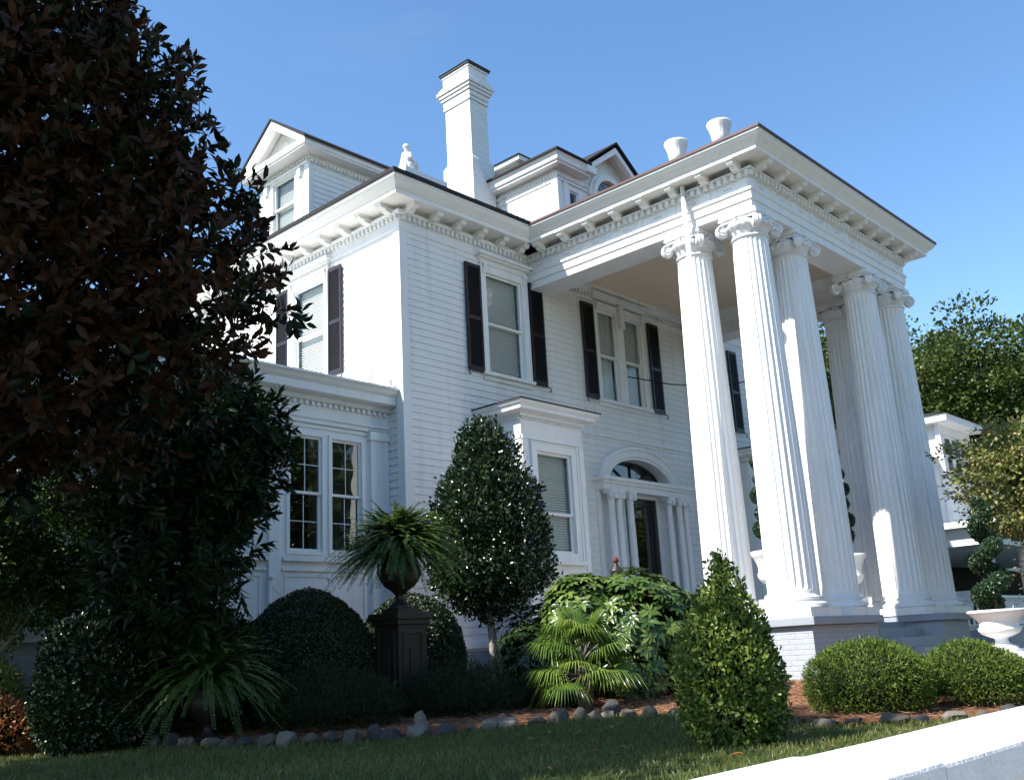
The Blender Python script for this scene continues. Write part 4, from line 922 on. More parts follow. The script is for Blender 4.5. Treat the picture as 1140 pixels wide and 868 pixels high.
# fluted column, built once and copied
def make_column():
    C = empty('column', (0, 0, 0), parent=H)
    mb = MB(); mb.box(-.49, .49, -.49, .49, .31, .44)
    mb.lathe([(.46, .44), (.49, .46), (.49, .50), (.46, .525), (.42, .53), (.405, .55), (.42, .57), (.435, .59), (.425, .61), (.395, .615), (.39, .64)], 48)
    mb.build('base', M['column'], C)
    NF, PF = 24, 8; seg = NF*PF; mb = MB(); rings = []
    zs = [.635, .70, .76, .82, 1.2, 2.0, 3.0, 4.0, 5.0, 5.8, 6.2, 6.30, 6.36, 6.42, 6.50]
    for z in zs:
        t = (z-.635)/(6.5-.635); r = .385-.095*(t**1.6)
        dep = .024*max(0, min(1, (z-.70)/.1, (6.40-z)/.1))**.5
        ring = []
        for i in range(seg):
            ph = (i % PF)/PF; a = 2*math.pi*i/seg; k = 0 if ph < .16 or ph > .97 else math.sin(math.pi*(ph-.10)/.9)**.7
            ring.append(((r-dep*k)*math.cos(a), (r-dep*k)*math.sin(a), z))
        rings.append(ring)
    vs = [p for rg in rings for p in rg]
    mb.add(vs, [(i*seg+k, i*seg+(k+1) % seg, (i+1)*seg+(k+1) % seg, (i+1)*seg+k) for i in range(len(zs)-1) for k in range(seg)])
    mb.lathe([(.31, 6.40), (.32, 6.42), (.31, 6.44)], 40)
    mb.build('shaft', M['column'], C, recalc=False)
    mb = MB()
    mb.lathe([(.29, 6.44), (.30, 6.50), (.34, 6.56), (.385, 6.60), (.40, 6.64), (.37, 6.67), (.30, 6.68)], 40)
    for i in range(20):
        a = 2*math.pi*i/20; mb.lathe([(.002, -.035), (.028, -.02), (.032, .01), (.02, .03), (.002, .035)], 8, (.385*math.cos(a), .385*math.sin(a), 6.60))
    # abacus with hollow sides
    ring = []
    for q in range(4):
        a0 = math.pi/4+q*math.pi/2
        for j in range(8):
            t = j/8; ang = a0+t*math.pi/2; rr = .50-.14*math.sin(math.pi*t)**.8; ring.append((rr*math.cos(ang), rr*math.sin(ang)))
    for z0_, z1_, s_ in ((6.70, 6.75, .93), (6.75, 6.79, 1.0), (6.79, 6.838, .97)):
        n = len(ring); vs = [(x*s_, y*s_, z0_) for x, y in ring]+[(x*s_, y*s_, z1_) for x, y in ring]
        mb.add(vs, [tuple(range(n-1, -1, -1)), tuple(range(n, 2*n))]+[(i, (i+1) % n, n+(i+1) % n, n+i) for i in range(n)])
    # diagonal volutes: a scroll band leaving the bell and rolling up
    for q in range(4):
        a = math.pi/4+q*math.pi/2; ca, sa = math.cos(a), math.sin(a)
        P2 = [(.26, 6.70), (.34, 6.72), (.42, 6.705), (.49, 6.66)]; cx_, cz_ = .455, 6.575; t = math.atan2(6.66-cz_, .49-cx_)
        for k in range(26):
            th = t-k*.42; rr = .095*math.exp(-k*.085)+.008; P2.append((cx_+rr*math.cos(th), cz_+rr*math.sin(th)))
        for wv, rad in ((.055, .018), (-.055, .018), (0, .026)):
            pts = [(r_*ca-wv*sa, r_*sa+wv*ca, z_) for r_, z_ in (P2 if wv else P2[:16])]
            mb.tube(pts, [rad*(1 if i < 6 else max(.45, 1-(i-6)*.03)) for i in range(len(pts))], 6)
        # cheek disc and eye
        for wv in (-1, 1):
            c = Vector((cx_*ca, cx_*sa, cz_)); ax = Vector((-sa, ca, 0)); e1 = Vector((ca, sa, 0)); e2 = Vector((0, 0, 1))
            for rr, w0, w1 in ((.10, 0, .042), (.022, .04, .075)):
                vs = [c+ax*wv*w0+e1*rr*math.cos(2*math.pi*i/16)+e2*rr*math.sin(2*math.pi*i/16) for i in range(16)]+[c+ax*wv*w1+e1*rr*math.cos(2*math.pi*i/16)+e2*rr*math.sin(2*math.pi*i/16) for i in range(16)]
                mb.add(vs, [(i, (i+1) % 16, 16+(i+1) % 16, 16+i) for i in range(16)]+[tuple(range(16, 32))])
    # flower on each side of the abacus, leaf hanging between scrolls
    for q in range(4):
        a = q*math.pi/2; c = (.365*math.cos(a), .365*math.sin(a), 6.755)
        mb.lathe([(.002, -.04), (.04, -.02), (.045, .01), (.002, .04)], 10, c)
        for s_ in (-1, 1):
            pts = [(.36*math.cos(a+s_*t), .36*math.sin(a+s_*t), 6.72-.05*math.sin(t*3)) for t in (0, .15, .3, .45, .6)]; mb.tube(pts, [.02, .024, .022, .018, .014], 6)
    mb.build('capital', M['column'], C)
    return C
col0 = make_column(); spots = [(14.09, 7.37), (15.45, 7.37), (18.27, 7.37), (19.63, 7.37), (14.07, 8.45), (19.63, 8.45)]
for i, (x, y) in enumerate(spots):
    c = col0 if i == 0 else copy_tree(col0, H); c.location = (x, y, 0); c.rotation_euler = (0, 0, 0)
# downspout in front of the back left column
mb = MB(); mb.tube([(13.58, 8.24, 7.59), (13.58, 8.24, 3.0), (13.56, 8.24, .9), (13.52, 8.2, .33)], .042, 10)
mb.build('downspout', M['white'], H)
mb = MB(); mb.tube([(16.68, 11.93, 5.57), (17.2, 11.2, 5.32), (17.9, 10.4, 5.22), (18.6, 9.6, 5.36), (19.2, 8.95, 5.75), (19.42, 8.68, 6.1)], .013, 6)
tag(mb.build('cable', M['cable']), 'thin dark cable sagging from the upstairs pair window to a porch column', 'cable')
# ------------------------------------------------------------ things on the roofs and porch
def roof_urn(x, y, lab):
    mb = MB(); mb.box(-.13, .13, -.13, .13, 0, .04)
    mb.lathe([(.10, .04), (.11, .07), (.07, .10), (.09, .12), (.13, .16), (.145, .24), (.155, .32), (.18, .40), (.205, .455), (.21, .48), (.205, .50), (.18, .495), (.16, .42), (.12, .34), (.004, .32)], 40,
             wob=lambda a, z: .035*math.sin(a*16)*(1 if .14 < z < .42 else 0))
    o = mb.build('roof_urn', M['urnwhite'], loc=(x, y, 7.86)); return tag(o, lab, 'urn', 'white urns on the portico roof')
roof_urn(13.50, 8.22, 'white flared urn on the portico roof edge, the one farther from the roof corner')
roof_urn(13.50, 7.36, 'white flared urn on the portico roof edge, the one nearer the roof corner')
def statue():
    e = empty('statue', (11.72, 13.1, 9.08), 'white statue of a seated child on a small white parapet beside the chimney', 'statue'); mb = MB()
    mb.box(-.20, .22, -.14, .14, 0, .06)
    def ell(c, r, n=14):
        vs = []; fs = []
        for i in range(n+1):
            t = math.pi*i/n
            for k in range(n): a = 2*math.pi*k/n; vs.append((c[0]+r[0]*math.sin(t)*math.cos(a), c[1]+r[1]*math.sin(t)*math.sin(a), c[2]+r[2]*math.cos(t)))
        fs = [(i*n+k, i*n+(k+1) % n, (i+1)*n+(k+1) % n, (i+1)*n+k) for i in range(n) for k in range(n)]; mb.add(vs, fs, True)
    mb.tube([(-.09, 0, .06), (-.10, 0, .14), (-.09, 0, .28), (-.08, 0, .40), (-.075, 0, .44)], [.12, .125, .10, .085, .04], 14)
    mb.tube([(-.075, 0, .42), (-.07, 0, .47)], [.035, .033], 10)
    ell((-.06, 0, .535), (.065, .058, .075)); ell((-.075, 0, .56), (.07, .066, .06)); ell((.0, 0, .53), (.014, .012, .016))
    for s_ in (-1, 1):
        mb.tube([(-.08, s_*.05, .15), (.04, s_*.06, .22), (.12, s_*.055, .25)], [.062, .055, .045], 12)
        mb.tube([(.12, s_*.055, .25), (.16, s_*.05, .15), (.18, s_*.05, .08)], [.045, .036, .028], 10); ell((.21, s_*.05, .075), (.05, .025, .022))
        mb.tube([(-.09, s_*.09, .385), (-.06, s_*.125, .30), (.0, s_*.10, .24)], [.035, .032, .027], 10)
        mb.tube([(.0, s_*.10, .24), (.07, s_*.05, .27), (.10, s_*.02, .28)], [.027, .024, .02], 8)
    mb.tube([(-.16, -.02, .09), (-.05, .0, .10), (.08, 0, .12)], [.14, .15, .09], 12)
    mb.build('figure', M['statue'], e, recalc=False)
statue()
# glass-white finials standing on the sunroom roof against the west wall
mb = MB(); mb.lathe([(.06, 0), (.07, .02), (.03, .05), (.025, .12), (.05, .15), (.004, .17)], 14)
for i in range(14):
    a = i*2.4; r = .05+.05*random.random(); z = .17+.02*i; mb.tube([(0, 0, .15), (r*.6*math.cos(a), r*.6*math.sin(a), z), (r*math.cos(a), r*math.sin(a), z+.03)], [.012, .014, .004], 6)
tag(mb.build('finial', M['statue'], loc=(10.20, 12.55, 4.35)), 'small white leafy finial standing on the sunroom roof', 'finial')
mb = MB(); mb.lathe([(.07, 0), (.075, .06), (.06, .10), (.07, .13), (.05, .17), (.02, .20), (.004, .21)], 18)
tag(mb.build('finial', M['statue'], loc=(10.33, 12.22, 4.35)), 'short rounded white finial on the sunroom roof next to the corner board', 'finial')

def urn_white(name, loc, s, label, group=None):
    e = empty(name, loc, label, 'urn', group)
    mb = MB(); mb.box(-.30*s, .30*s, -.30*s, .30*s, 0, .05*s)
    mb.lathe([(r*s, z*s) for r, z in [(.27, .05), (.26, .09), (.14, .14), (.11, .19), (.12, .24), (.20, .27), (.31, .32), (.36, .38), (.36, .42), (.33, .45), (.34, .52), (.37, .58), (.45, .66), (.505, .70), (.51, .73), (.48, .745), (.44, .74), (.38, .64), (.33, .60), (.004, .58)]], 48,
             wob=lambda a, z: .025*abs(math.sin(a*10)) if .27*s < z < .44*s else 0)
    mb.build('bowl', M['urnwhite'], e, recalc=False)
    mb = MB(); mb.lathe([(.42*s, .665*s), (.3*s, .69*s), (.1*s, .70*s), (.004, .70*s)], 24); mb.build('soil', M['soil'], e)
    return e
def topiary(loc, balls, label, group=None, helix=True):
    e = empty('topiary', loc, label, 'topiary', group); parts = []; mb = MB()
    for (x, y, z, r, ry) in balls:
        n = int(5200*r*r*14)
        d = sph(n); k = 1+.07*lump(d*3, int(z*10)+3, 2)[:, None]; p = np.array([x, y, z])+d*np.array([r, ry, r*.86])*k*(1-.12*RNG.uniform(0, 1, n)**2)[:, None]
        parts.append(leaves(p, d*.5+RNG.normal(size=(n, 3))*.7, .034, .55, nrm=d+RNG.normal(size=(n, 3))*.6, detail=False))
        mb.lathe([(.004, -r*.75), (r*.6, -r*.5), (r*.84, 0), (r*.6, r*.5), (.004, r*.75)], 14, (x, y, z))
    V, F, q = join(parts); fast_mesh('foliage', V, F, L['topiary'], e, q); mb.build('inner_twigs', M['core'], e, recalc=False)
    mb = MB(); top = balls[-1][2]; mb.tube([(0, 0, -.05), (.01, 0, top*.5), (0, 0, top)], [.022, .018, .01], 8); mb.build('trunk', M['bark'], e)
    return e
# porch urns with topiary, each on a square white pedestal
def pedestal(x, y, z0, h, w_, label, m='white', group=None):
    mb = MB(); mb.box(-w_*.85, w_*.85, -w_*.85, w_*.85, .06, h-.06); mb.box(-w_, w_, -w_, w_, 0, .07); mb.box(-w_*1.02, w_*1.02, -w_*1.02, w_*1.02, h-.07, h)
    mb.box(-w_*.9, w_*.9, -w_*.9, w_*.9, h-.1, h-.065); o = mb.build('pedestal', M[m], loc=(x, y, z0), bevel=.006)
    return tag(o, label, 'pedestal', group)
for (x, y, lu, lt, lp) in ((15.75, 8.60, 'white porch urn behind the left pair of front columns', 'topiary of stacked green balls in the porch urn behind the left front columns', 'square white pedestal under the left porch urn'),
                           (18.38, 8.40, 'white porch urn behind the right pair of front columns', 'topiary of stacked green balls in the porch urn behind the right front columns', 'square white pedestal under the right porch urn')):
    pedestal(x, y, .207, .42, .20, lp)
    u = urn_white('urn', (x, y, .628), .66, lu); u.scale = (1, 1, 1.78)
    topiary((x, y, 1.45), [(-.06, 0, .42, .19, .19), (.10, .02, .72, .19, .19), (-.07, 0, 1.02, .18, .18), (.08, 0, 1.32, .16, .16), (-.02, 0, 1.6, .14, .14)], lt)
# big urn with spiral topiary beside the steps
pedestal(13.33, 4.27, -.72, .44, .33, 'low square plinth under the large white urn at the right edge')
urn_white('urn', (13.33, 4.27, -.282), .68, 'large wide white urn on a plinth right of the steps, planted with a spiral topiary')
bl = []
for i in range(22):
    t = i/21; a = t*6.28*3.0+.6; rr = .13*(1-t*.6); r = .135*(1-t*.45); bl.append((rr*math.cos(a), rr*math.sin(a), .12+t*1.26, r, r))
topiary((13.33, 4.27, .19), bl, 'spiral cut evergreen growing from the large white urn at right')

# ------------------------------------------------------------ front boundary wall
e = empty('boundary_wall', (0, 0, 0), 'low white rendered wall with a rounded coping running along the sidewalk in the foreground', 'wall')
mb = MB(); mb.box(-14, 30, 1.20, 1.58, -1.66, -.46); mb.build('wall_face', M['stucco'], e)
def coping(x0, x1, h0, h1):
    mb = MB(); pr = [(0, -.455), (-.0, -.366), (.005, -.358), (.014, -.353), (.24, -.347), (.46, -.353), (.470, -.358), (.475, -.366), (.475, -.455)]
    n = int((x1-x0)/.12); vs = []
    for i in range(n+1):
        x = x0+(x1-x0)*i/n; dz = h0+(h1-h0)*i/n + .0012*math.sin(x*3.1)
        dy = .001*math.sin(x*3.7)
        for y, z in pr: vs.append((x, 1.145+y+dy, z+(dz if z > -.4 else 0)))
    k = len(pr)
    mb.add(vs, [(i*k+q, i*k+(q+1) % k, (i+1)*k+(q+1) % k, (i+1)*k+q) for i in range(n) for q in range(k)], False); mb.add([vs[q] for q in range(k)], [tuple(range(k))]); mb.add([vs[n*k+q] for q in range(k)], [tuple(range(k-1, -1, -1))])
    return mb.build('coping', M['stucco'], e)
coping(-14, 2.93, .02, .007); coping(2.935, 30, .0, .0)

# ------------------------------------------------------------ stone edging of the bed
def rock(w_, h, d_, seed, m):
    mb = bmesh.new(); bmesh.ops.create_icosphere(mb, subdivisions=3, radius=1)
    r = np.random.default_rng(seed); pl = [(unit(r.normal(size=3)), r.uniform(.45, .85)) for _ in range(11)]
    for v in mb.verts:
        p = np.array(v.co)
        for nrm, dd in pl:
            k = p@nrm
            if k > dd: p = p-nrm*(k-dd)*.97
        p *= 1+.035*math.sin(p[0]*9+seed)+.03*math.sin(p[1]*13+p[2]*11+seed)
        v.co = (p[0]*w_/2, p[1]*d_/2, max(p[2], -.75)*h/2)
    me = bpy.data.meshes.new('edging_stone'); mb.to_mesh(me); mb.free(); me.materials.append(m); me.polygons.foreach_set('use_smooth', [True]*len(me.polygons))
    return me
EP = [Vector((p[0], p[1])) for p in EDGE]; L_ = [0]
for a, b in zip(EP, EP[1:]): L_.append(L_[-1]+(b-a).length)
t = .3; k = 0; rr = random.Random(5)
meshes = [rock(1, 1, 1, 100+i, ROCKS[i % 3 if i % 7 else 0]) for i in range(14)]
while t < L_[-1]-3.4:
    i = max(j for j in range(len(L_)) if L_[j] <= t); f = (t-L_[i])/(L_[i+1]-L_[i]); p = EP[i].lerp(EP[i+1], f); d = (EP[i+1]-EP[i]).normalized()
    w_ = rr.uniform(.16, .31)*(1.0 if p.y > 4.9 else .85); h = rr.uniform(.14, .26)*(1.0 if p.y > 5 else .6); dp = rr.uniform(.15, .24)
    m = meshes[rr.randrange(14)]; lab = 'rounded gray fieldstone in the low row edging the planting bed'
    o = link(bpy.data.objects.new('edging_stone', m)); o.scale = (w_, dp, h); o.location = (p.x+rr.uniform(-.03, .03), p.y+rr.uniform(-.03, .03), GZ+h*.16)
    o.rotation_euler = (rr.uniform(-.15, .15), rr.uniform(-.2, .2), math.atan2(d.y, d.x)+rr.uniform(-.3, .3))
    tag(o, lab, 'stone', 'stones edging the planting bed'); t += w_*.93+rr.uniform(0, .03)*(1 if p.y > 5 else 6); k += 1
for (x, y, w_, h, m, lab) in ((6.75, 7.62, .20, .30, 1, 'pointed pale gray stone standing upright in the bed edging'), (7.55, 7.33, .24, .19, 3, 'rusty reddish stone in the bed edging below the small holly tree'), (8.75, 6.86, .26, .30, 2, 'tall dark gray stone at the bed edge below the fan palm')):
    me = rock(1, 1, 1, 300+m, ROCKS[m]); o = link(bpy.data.objects.new('edging_stone', me)); o.scale = (w_, w_*.8, h); o.location = (x, y, GZ+h*.28); tag(o, lab, 'stone')

# ------------------------------------------------------------ planting
def gz(x, y): return float(bed_z(np.array([x]), np.array([y]))[0])
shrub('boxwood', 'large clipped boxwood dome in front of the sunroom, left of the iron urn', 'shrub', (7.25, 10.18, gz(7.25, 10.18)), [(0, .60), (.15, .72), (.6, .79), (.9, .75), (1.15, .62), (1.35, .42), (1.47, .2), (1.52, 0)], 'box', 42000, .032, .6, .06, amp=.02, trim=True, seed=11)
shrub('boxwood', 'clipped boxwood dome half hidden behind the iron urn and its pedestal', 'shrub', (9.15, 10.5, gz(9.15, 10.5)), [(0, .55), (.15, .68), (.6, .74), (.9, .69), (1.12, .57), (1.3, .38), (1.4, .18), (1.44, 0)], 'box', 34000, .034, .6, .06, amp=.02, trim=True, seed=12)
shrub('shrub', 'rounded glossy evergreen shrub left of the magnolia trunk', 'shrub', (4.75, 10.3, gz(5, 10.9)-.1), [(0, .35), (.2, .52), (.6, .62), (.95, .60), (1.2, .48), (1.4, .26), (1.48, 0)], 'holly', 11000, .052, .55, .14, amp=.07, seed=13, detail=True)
shrub('juniper', 'low spreading juniper in front of the large boxwood dome', 'shrub', (6.75, 9.0, gz(6.7, 9)), [(0, .5), (.12, .68), (.28, .66), (.42, .48), (.52, .2), (.56, 0)], 'juniper', 16000, .05, .16, .16, amp=.08, seed=14, rough_out=.05, up=.6)
shrub('juniper', 'low spreading juniper at the foot of the iron pedestal', 'shrub', (8.3, 8.65, gz(8.3, 8.7)), [(0, .5), (.10, .66), (.24, .62), (.38, .42), (.46, .2), (.50, 0)], 'juniper', 15000, .05, .16, .16, amp=.08, seed=15, rough_out=.05, up=.6)
shrub('juniper', 'small low juniper beneath the holly tree', 'shrub', (9.35, 8.3, gz(9.3, 8.3)), [(0, .4), (.1, .5), (.22, .46), (.34, .3), (.42, 0)], 'juniper', 10000, .05, .16, .14, amp=.08, seed=16, rough_out=.05, up=.6)
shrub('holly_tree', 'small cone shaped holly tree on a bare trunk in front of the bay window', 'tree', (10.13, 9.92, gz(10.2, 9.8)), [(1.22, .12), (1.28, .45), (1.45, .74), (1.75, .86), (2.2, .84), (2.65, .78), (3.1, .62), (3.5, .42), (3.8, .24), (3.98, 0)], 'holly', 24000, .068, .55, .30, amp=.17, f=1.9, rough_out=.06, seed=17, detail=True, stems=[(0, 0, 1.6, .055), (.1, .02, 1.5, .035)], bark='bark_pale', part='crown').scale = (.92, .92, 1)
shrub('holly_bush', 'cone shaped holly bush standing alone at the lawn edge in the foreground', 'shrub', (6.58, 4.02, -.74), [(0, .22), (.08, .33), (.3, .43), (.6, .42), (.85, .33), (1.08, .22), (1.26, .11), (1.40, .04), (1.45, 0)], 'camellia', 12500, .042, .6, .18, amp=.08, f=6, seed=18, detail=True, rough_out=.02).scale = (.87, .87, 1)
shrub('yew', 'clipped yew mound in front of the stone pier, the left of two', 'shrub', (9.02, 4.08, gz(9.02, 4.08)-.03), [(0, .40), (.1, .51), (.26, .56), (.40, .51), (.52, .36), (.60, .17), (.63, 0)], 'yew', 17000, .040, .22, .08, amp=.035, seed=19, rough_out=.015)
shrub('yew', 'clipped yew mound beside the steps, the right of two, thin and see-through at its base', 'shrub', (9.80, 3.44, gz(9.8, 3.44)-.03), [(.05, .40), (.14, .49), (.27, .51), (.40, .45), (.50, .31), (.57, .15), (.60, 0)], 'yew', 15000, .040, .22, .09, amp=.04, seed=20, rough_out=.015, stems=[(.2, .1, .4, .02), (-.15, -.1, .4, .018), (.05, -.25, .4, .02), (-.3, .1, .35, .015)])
shrub('shrub', 'dark low evergreen shrub in deep shade behind the ground fern', 'shrub', (6.1, 10.4, gz(6.1, 10.4)), [(0, .5), (.3, .7), (.8, .68), (1.15, .45), (1.3, 0)], 'laurel', 9000, .07, .4, .2, amp=.1, seed=23, detail=True)
shrub('shrub', 'small yellow green shrub at the far left edge', 'shrub', (4.35, 12.2, gz(5, 12)-.1), [(0, .3), (.3, .42), (.65, .45), (.9, .33), (1.05, 0)], 'lime', 3500, .055, .5, .2, amp=.08, seed=21, detail=True)
shrub('shrub', 'low orange leaved shrub at the far left edge', 'shrub', (4.15, 11.2, gz(5, 11)-.15), [(0, .3), (.2, .42), (.45, .42), (.6, .25), (.68, 0)], 'nandina', 3000, .05, .45, .16, amp=.07, seed=22, detail=True)
# broad leaved shrub: whorls of long leaves on shoot ends
def whorl_shrub(name, label, base, blobs, leafm, leaf, aspect, nw, seed):
    e = empty(name, base, label, 'shrub'); parts = []; r = np.random.default_rng(seed); mb = MB()
    for (c, rad) in blobs:
        d = unit(r.normal(size=(nw, 3))*np.array([1, 1, .9])+np.array([0, 0, .35])); k = (1+.12*lump(d*3, seed, 1.5))[:, None]*(1-.3*r.uniform(0, 1, (nw, 1))**2)
        cc = np.array(c)+d*np.array(rad)*k; m = 9; ax = unit(d+np.array([0, 0, .5]))
        rn = np.repeat(np.clip(r.beta(2, 2, nw), 0, 1), m); e1 = unit(np.cross(ax, r.normal(size=(nw, 3)))); e2 = np.cross(ax, e1)
        a = (np.arange(m)*2*np.pi/m)[None]+r.uniform(0, 6.28, (nw, 1)); tilt = r.uniform(.15, .7, (nw, m, 1))
        dirs = (e1[:, None]*np.cos(a)[..., None]+e2[:, None]*np.sin(a)[..., None])*(1)+ax[:, None]*tilt
        pos = np.repeat(cc[:, None], m, 1).reshape(-1, 3)
        parts.append(leaves(pos, dirs.reshape(-1, 3), leaf, aspect, nrm=np.repeat(ax, m, 0), droop=.1, rnd=np.clip(rn+r.normal(size=nw*m)*.1, 0, 1), curl=.25))
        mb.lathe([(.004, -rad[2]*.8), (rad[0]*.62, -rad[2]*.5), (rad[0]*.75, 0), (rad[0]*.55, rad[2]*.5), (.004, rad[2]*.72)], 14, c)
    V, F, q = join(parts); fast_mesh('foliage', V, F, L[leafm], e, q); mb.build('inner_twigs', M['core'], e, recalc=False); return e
whorl_shrub('shrub', 'wide bright green shrub with large pale leaves below the front door', (10.65, 7.8, gz(10.9, 8)), [((0, 0, .85), (.72, .72, .72)), ((.55, -.5, .62), (.55, .55, .6)), ((-.45, .5, 1.0), (.55, .55, .55)), ((.1, .2, .4), (.8, .8, .5))], 'aucuba', .135, .36, 420, 31)
whorl_shrub('shrub', 'dark leafy shrub filling the space beside the holly tree below the bay window', (10.6, 9.3, gz(10.6, 9.3)), [((0, 0, .6), (.7, .7, .6)), ((-.5, -.2, .4), (.5, .5, .5))], 'holly', .11, .36, 260, 32)
# fan palm
def fan_palm(base, label):
    e = empty('fan_palm', base, label, 'palm'); e.scale = (.80, .80, .86); mb = MB(); mb.lathe([(.11, -.05), (.13, .15), (.11, .38), (.05, .62)], 12, wob=lambda a, z: .12*math.sin(a*7+z*30)); mb.build('trunk', M['bark'], e)
    VV = []; FF = []; Q = []; pm = MB(); o = 0; r = random.Random(4)
    for i in range(38):
        az = i*2.4; el = r.uniform(.35, 1.3) if i > 15 else r.uniform(-.1, .5); Lp = r.uniform(.34, .52); d = Vector((math.cos(az)*math.cos(el), math.sin(az)*math.cos(el), math.sin(el)))
        b = Vector((0, 0, .40+.22*(i > 15))); hub = b+d*Lp; pm.tube([b, b+d*Lp*.5+Vector((0, 0, .02)), hub], [.009, .007, .006], 5)
        side = d.cross(Vector((0, 0, 1))).normalized(); nn = side.cross(d); rn = r.betavariate(1.6, 2.6)
        nb = 30
        for j in range(nb):
            t = (j/(nb-1)-.5)*R_(200); bd = (d*math.cos(t)+side*math.sin(t)).normalized(); Lb = .46*(1-.18*abs(t)/2)*r.uniform(.93, 1.05); wv = .013
            sv = nn.cross(bd).normalized()
            pts = []
            for s_, w_, dr in ((0, .3, 0), (.35, 1, -.01), (.7, .8, -.05), (1.0, .05, -.18-.08*r.random())):
                c = hub+bd*Lb*s_+Vector((0, 0, dr))+nn*(-.04*s_*s_); pts += [c+sv*wv*w_+nn*.004, c-sv*wv*w_+nn*.004*(-1)**j]
            VV += pts; FF += [(o, o+1, o+3), (o, o+3, o+2), (o+2, o+3, o+5), (o+2, o+5, o+4), (o+4, o+5, o+7), (o+4, o+7, o+6)]; Q += [min(1, max(0, rn*.65+r.uniform(-.06, .1)))]*6; o += 8
    fast_mesh('fronds', np.array([tuple(v) for v in VV]), np.array(FF), L['palm'], e, Q); pm.build('leaf_stalks', M['bark_pale'], e, recalc=False); return e
fan_palm((9.25, 7.6, gz(9.25, 7.5)+.02), 'small fan palm with bright split fronds in front of the broad leaved shrub')
# ferns
def fern(base, label, n, Lf, wid, arch, seed, leafm='fern', pin=.05, el0=.1, m=30):
    e = empty('fern', base, label, 'fern'); r = np.random.default_rng(seed); parts = []
    for i in range(n):
        az = r.uniform(0, 6.28); el = r.uniform(el0, 1.5)**1.0; Ln = Lf*r.uniform(.7, 1.08)
        t = np.linspace(0, 1, m); rad = Ln*(t*math.cos(el)+.22*t*t); z = Ln*(t*math.sin(el)-arch*(1.15-.85*math.sin(el)*(.6+.4*r.random()))*t**2.6)
        ph = r.normal()*.12*t**2; x = rad*np.cos(az+ph); y = rad*np.sin(az+ph); c = np.stack([x, y, z], 1); tan = unit(np.gradient(c, axis=0)); side = unit(np.cross(tan, np.array([0, 0, 1.])))
        up = np.cross(side, tan); q_ = np.clip(r.beta(2, 2.4), 0, 1); sz = pin*(1-.55*t[2:])
        for s_ in (-1, 1):
            parts.append(leaves(c[2:], side[2:]*s_+tan[2:]*1.1-up[2:]*.1+r.normal(size=(m-2, 3))*.12, 1.0, wid, nrm=up[2:]+r.normal(size=(m-2, 3))*.3, var=0, detail=False, rnd=np.full(m-2, q_)))
            v = parts[-1][0].reshape(m-2, 4, 3); v[:] = v[:, :1]+(v-v[:, :1])*sz[:, None, None]
    V, F, q = join(parts); fast_mesh('fronds', V, F, L[leafm], e, q); return e
fern((8.0, 9.35, 1.30), 'full arching fern spilling from the black iron urn on its pedestal', 700, .76, .42, .66, 41, pin=.060, el0=.05, m=64)
fern((5.55, 9.5, -.12), 'arching fern in a dark pot in the shade under the magnolia', 240, .86, .42, .76, 42, pin=.065, m=56)
def iron_urn(base, s, label):
    mb = MB(); mb.box(-.17*s, .17*s, -.17*s, .17*s, 0, .05*s)
    mb.lathe([(r*s, z*s) for r, z in [(.16, .05), (.13, .1), (.06, .16), (.055, .22), (.10, .27), (.20, .34), (.25, .44), (.26, .52), (.24, .60), (.22, .66), (.25, .72), (.30, .76), (.30, .78), (.24, .77), (.004, .72)]], 32, wob=lambda a, z: .03*abs(math.sin(a*9)) if z < .5*s else 0)
    for q in (-1, 1): mb.tube([(q*.25*s, 0, .62*s), (q*.34*s, 0, .60*s), (q*.36*s, 0, .50*s), (q*.30*s, 0, .40*s), (q*.22*s, 0, .38*s)], .016*s, 8)
    return tag(mb.build('urn', M['iron'], loc=base), label, 'urn')
mb = MB(); g0 = gz(8, 9.35); h = .56-g0
mb.box(-.27, .27, -.27, .27, 0, .12); mb.box(-.24, .24, -.24, .24, .12, .18); mb.box(-.22, .22, -.22, .22, .18, h-.14); mb.box(-.25, .25, -.25, .25, h-.14, h-.08); mb.box(-.275, .275, -.275, .275, h-.08, h)
for a in range(4):
    ca, sa = round(math.cos(a*math.pi/2)), round(math.sin(a*math.pi/2)); f = Fr((-.22*sa if 0 else 0, 0, 0), (ca, sa, 0), (sa, -ca, 0)); f.o = f.n*.22
    f.frame(mb, -.13, .13, .3, h-.25, .025, 0, .015); f.box(mb, -.05, .05, .42, h-.4, 0, .018)
tag(mb.build('pedestal', M['iron'], loc=(8.0, 9.35, g0), bevel=.005), 'tall black panelled iron pedestal between the boxwood domes', 'pedestal')
iron_urn((8.0, 9.35, .565), .93, 'black cast iron urn on the tall pedestal, holding the fern')
iron_urn((5.55, 9.5, -.70), .80, 'dark urn low on the ground holding a fern under the magnolia')
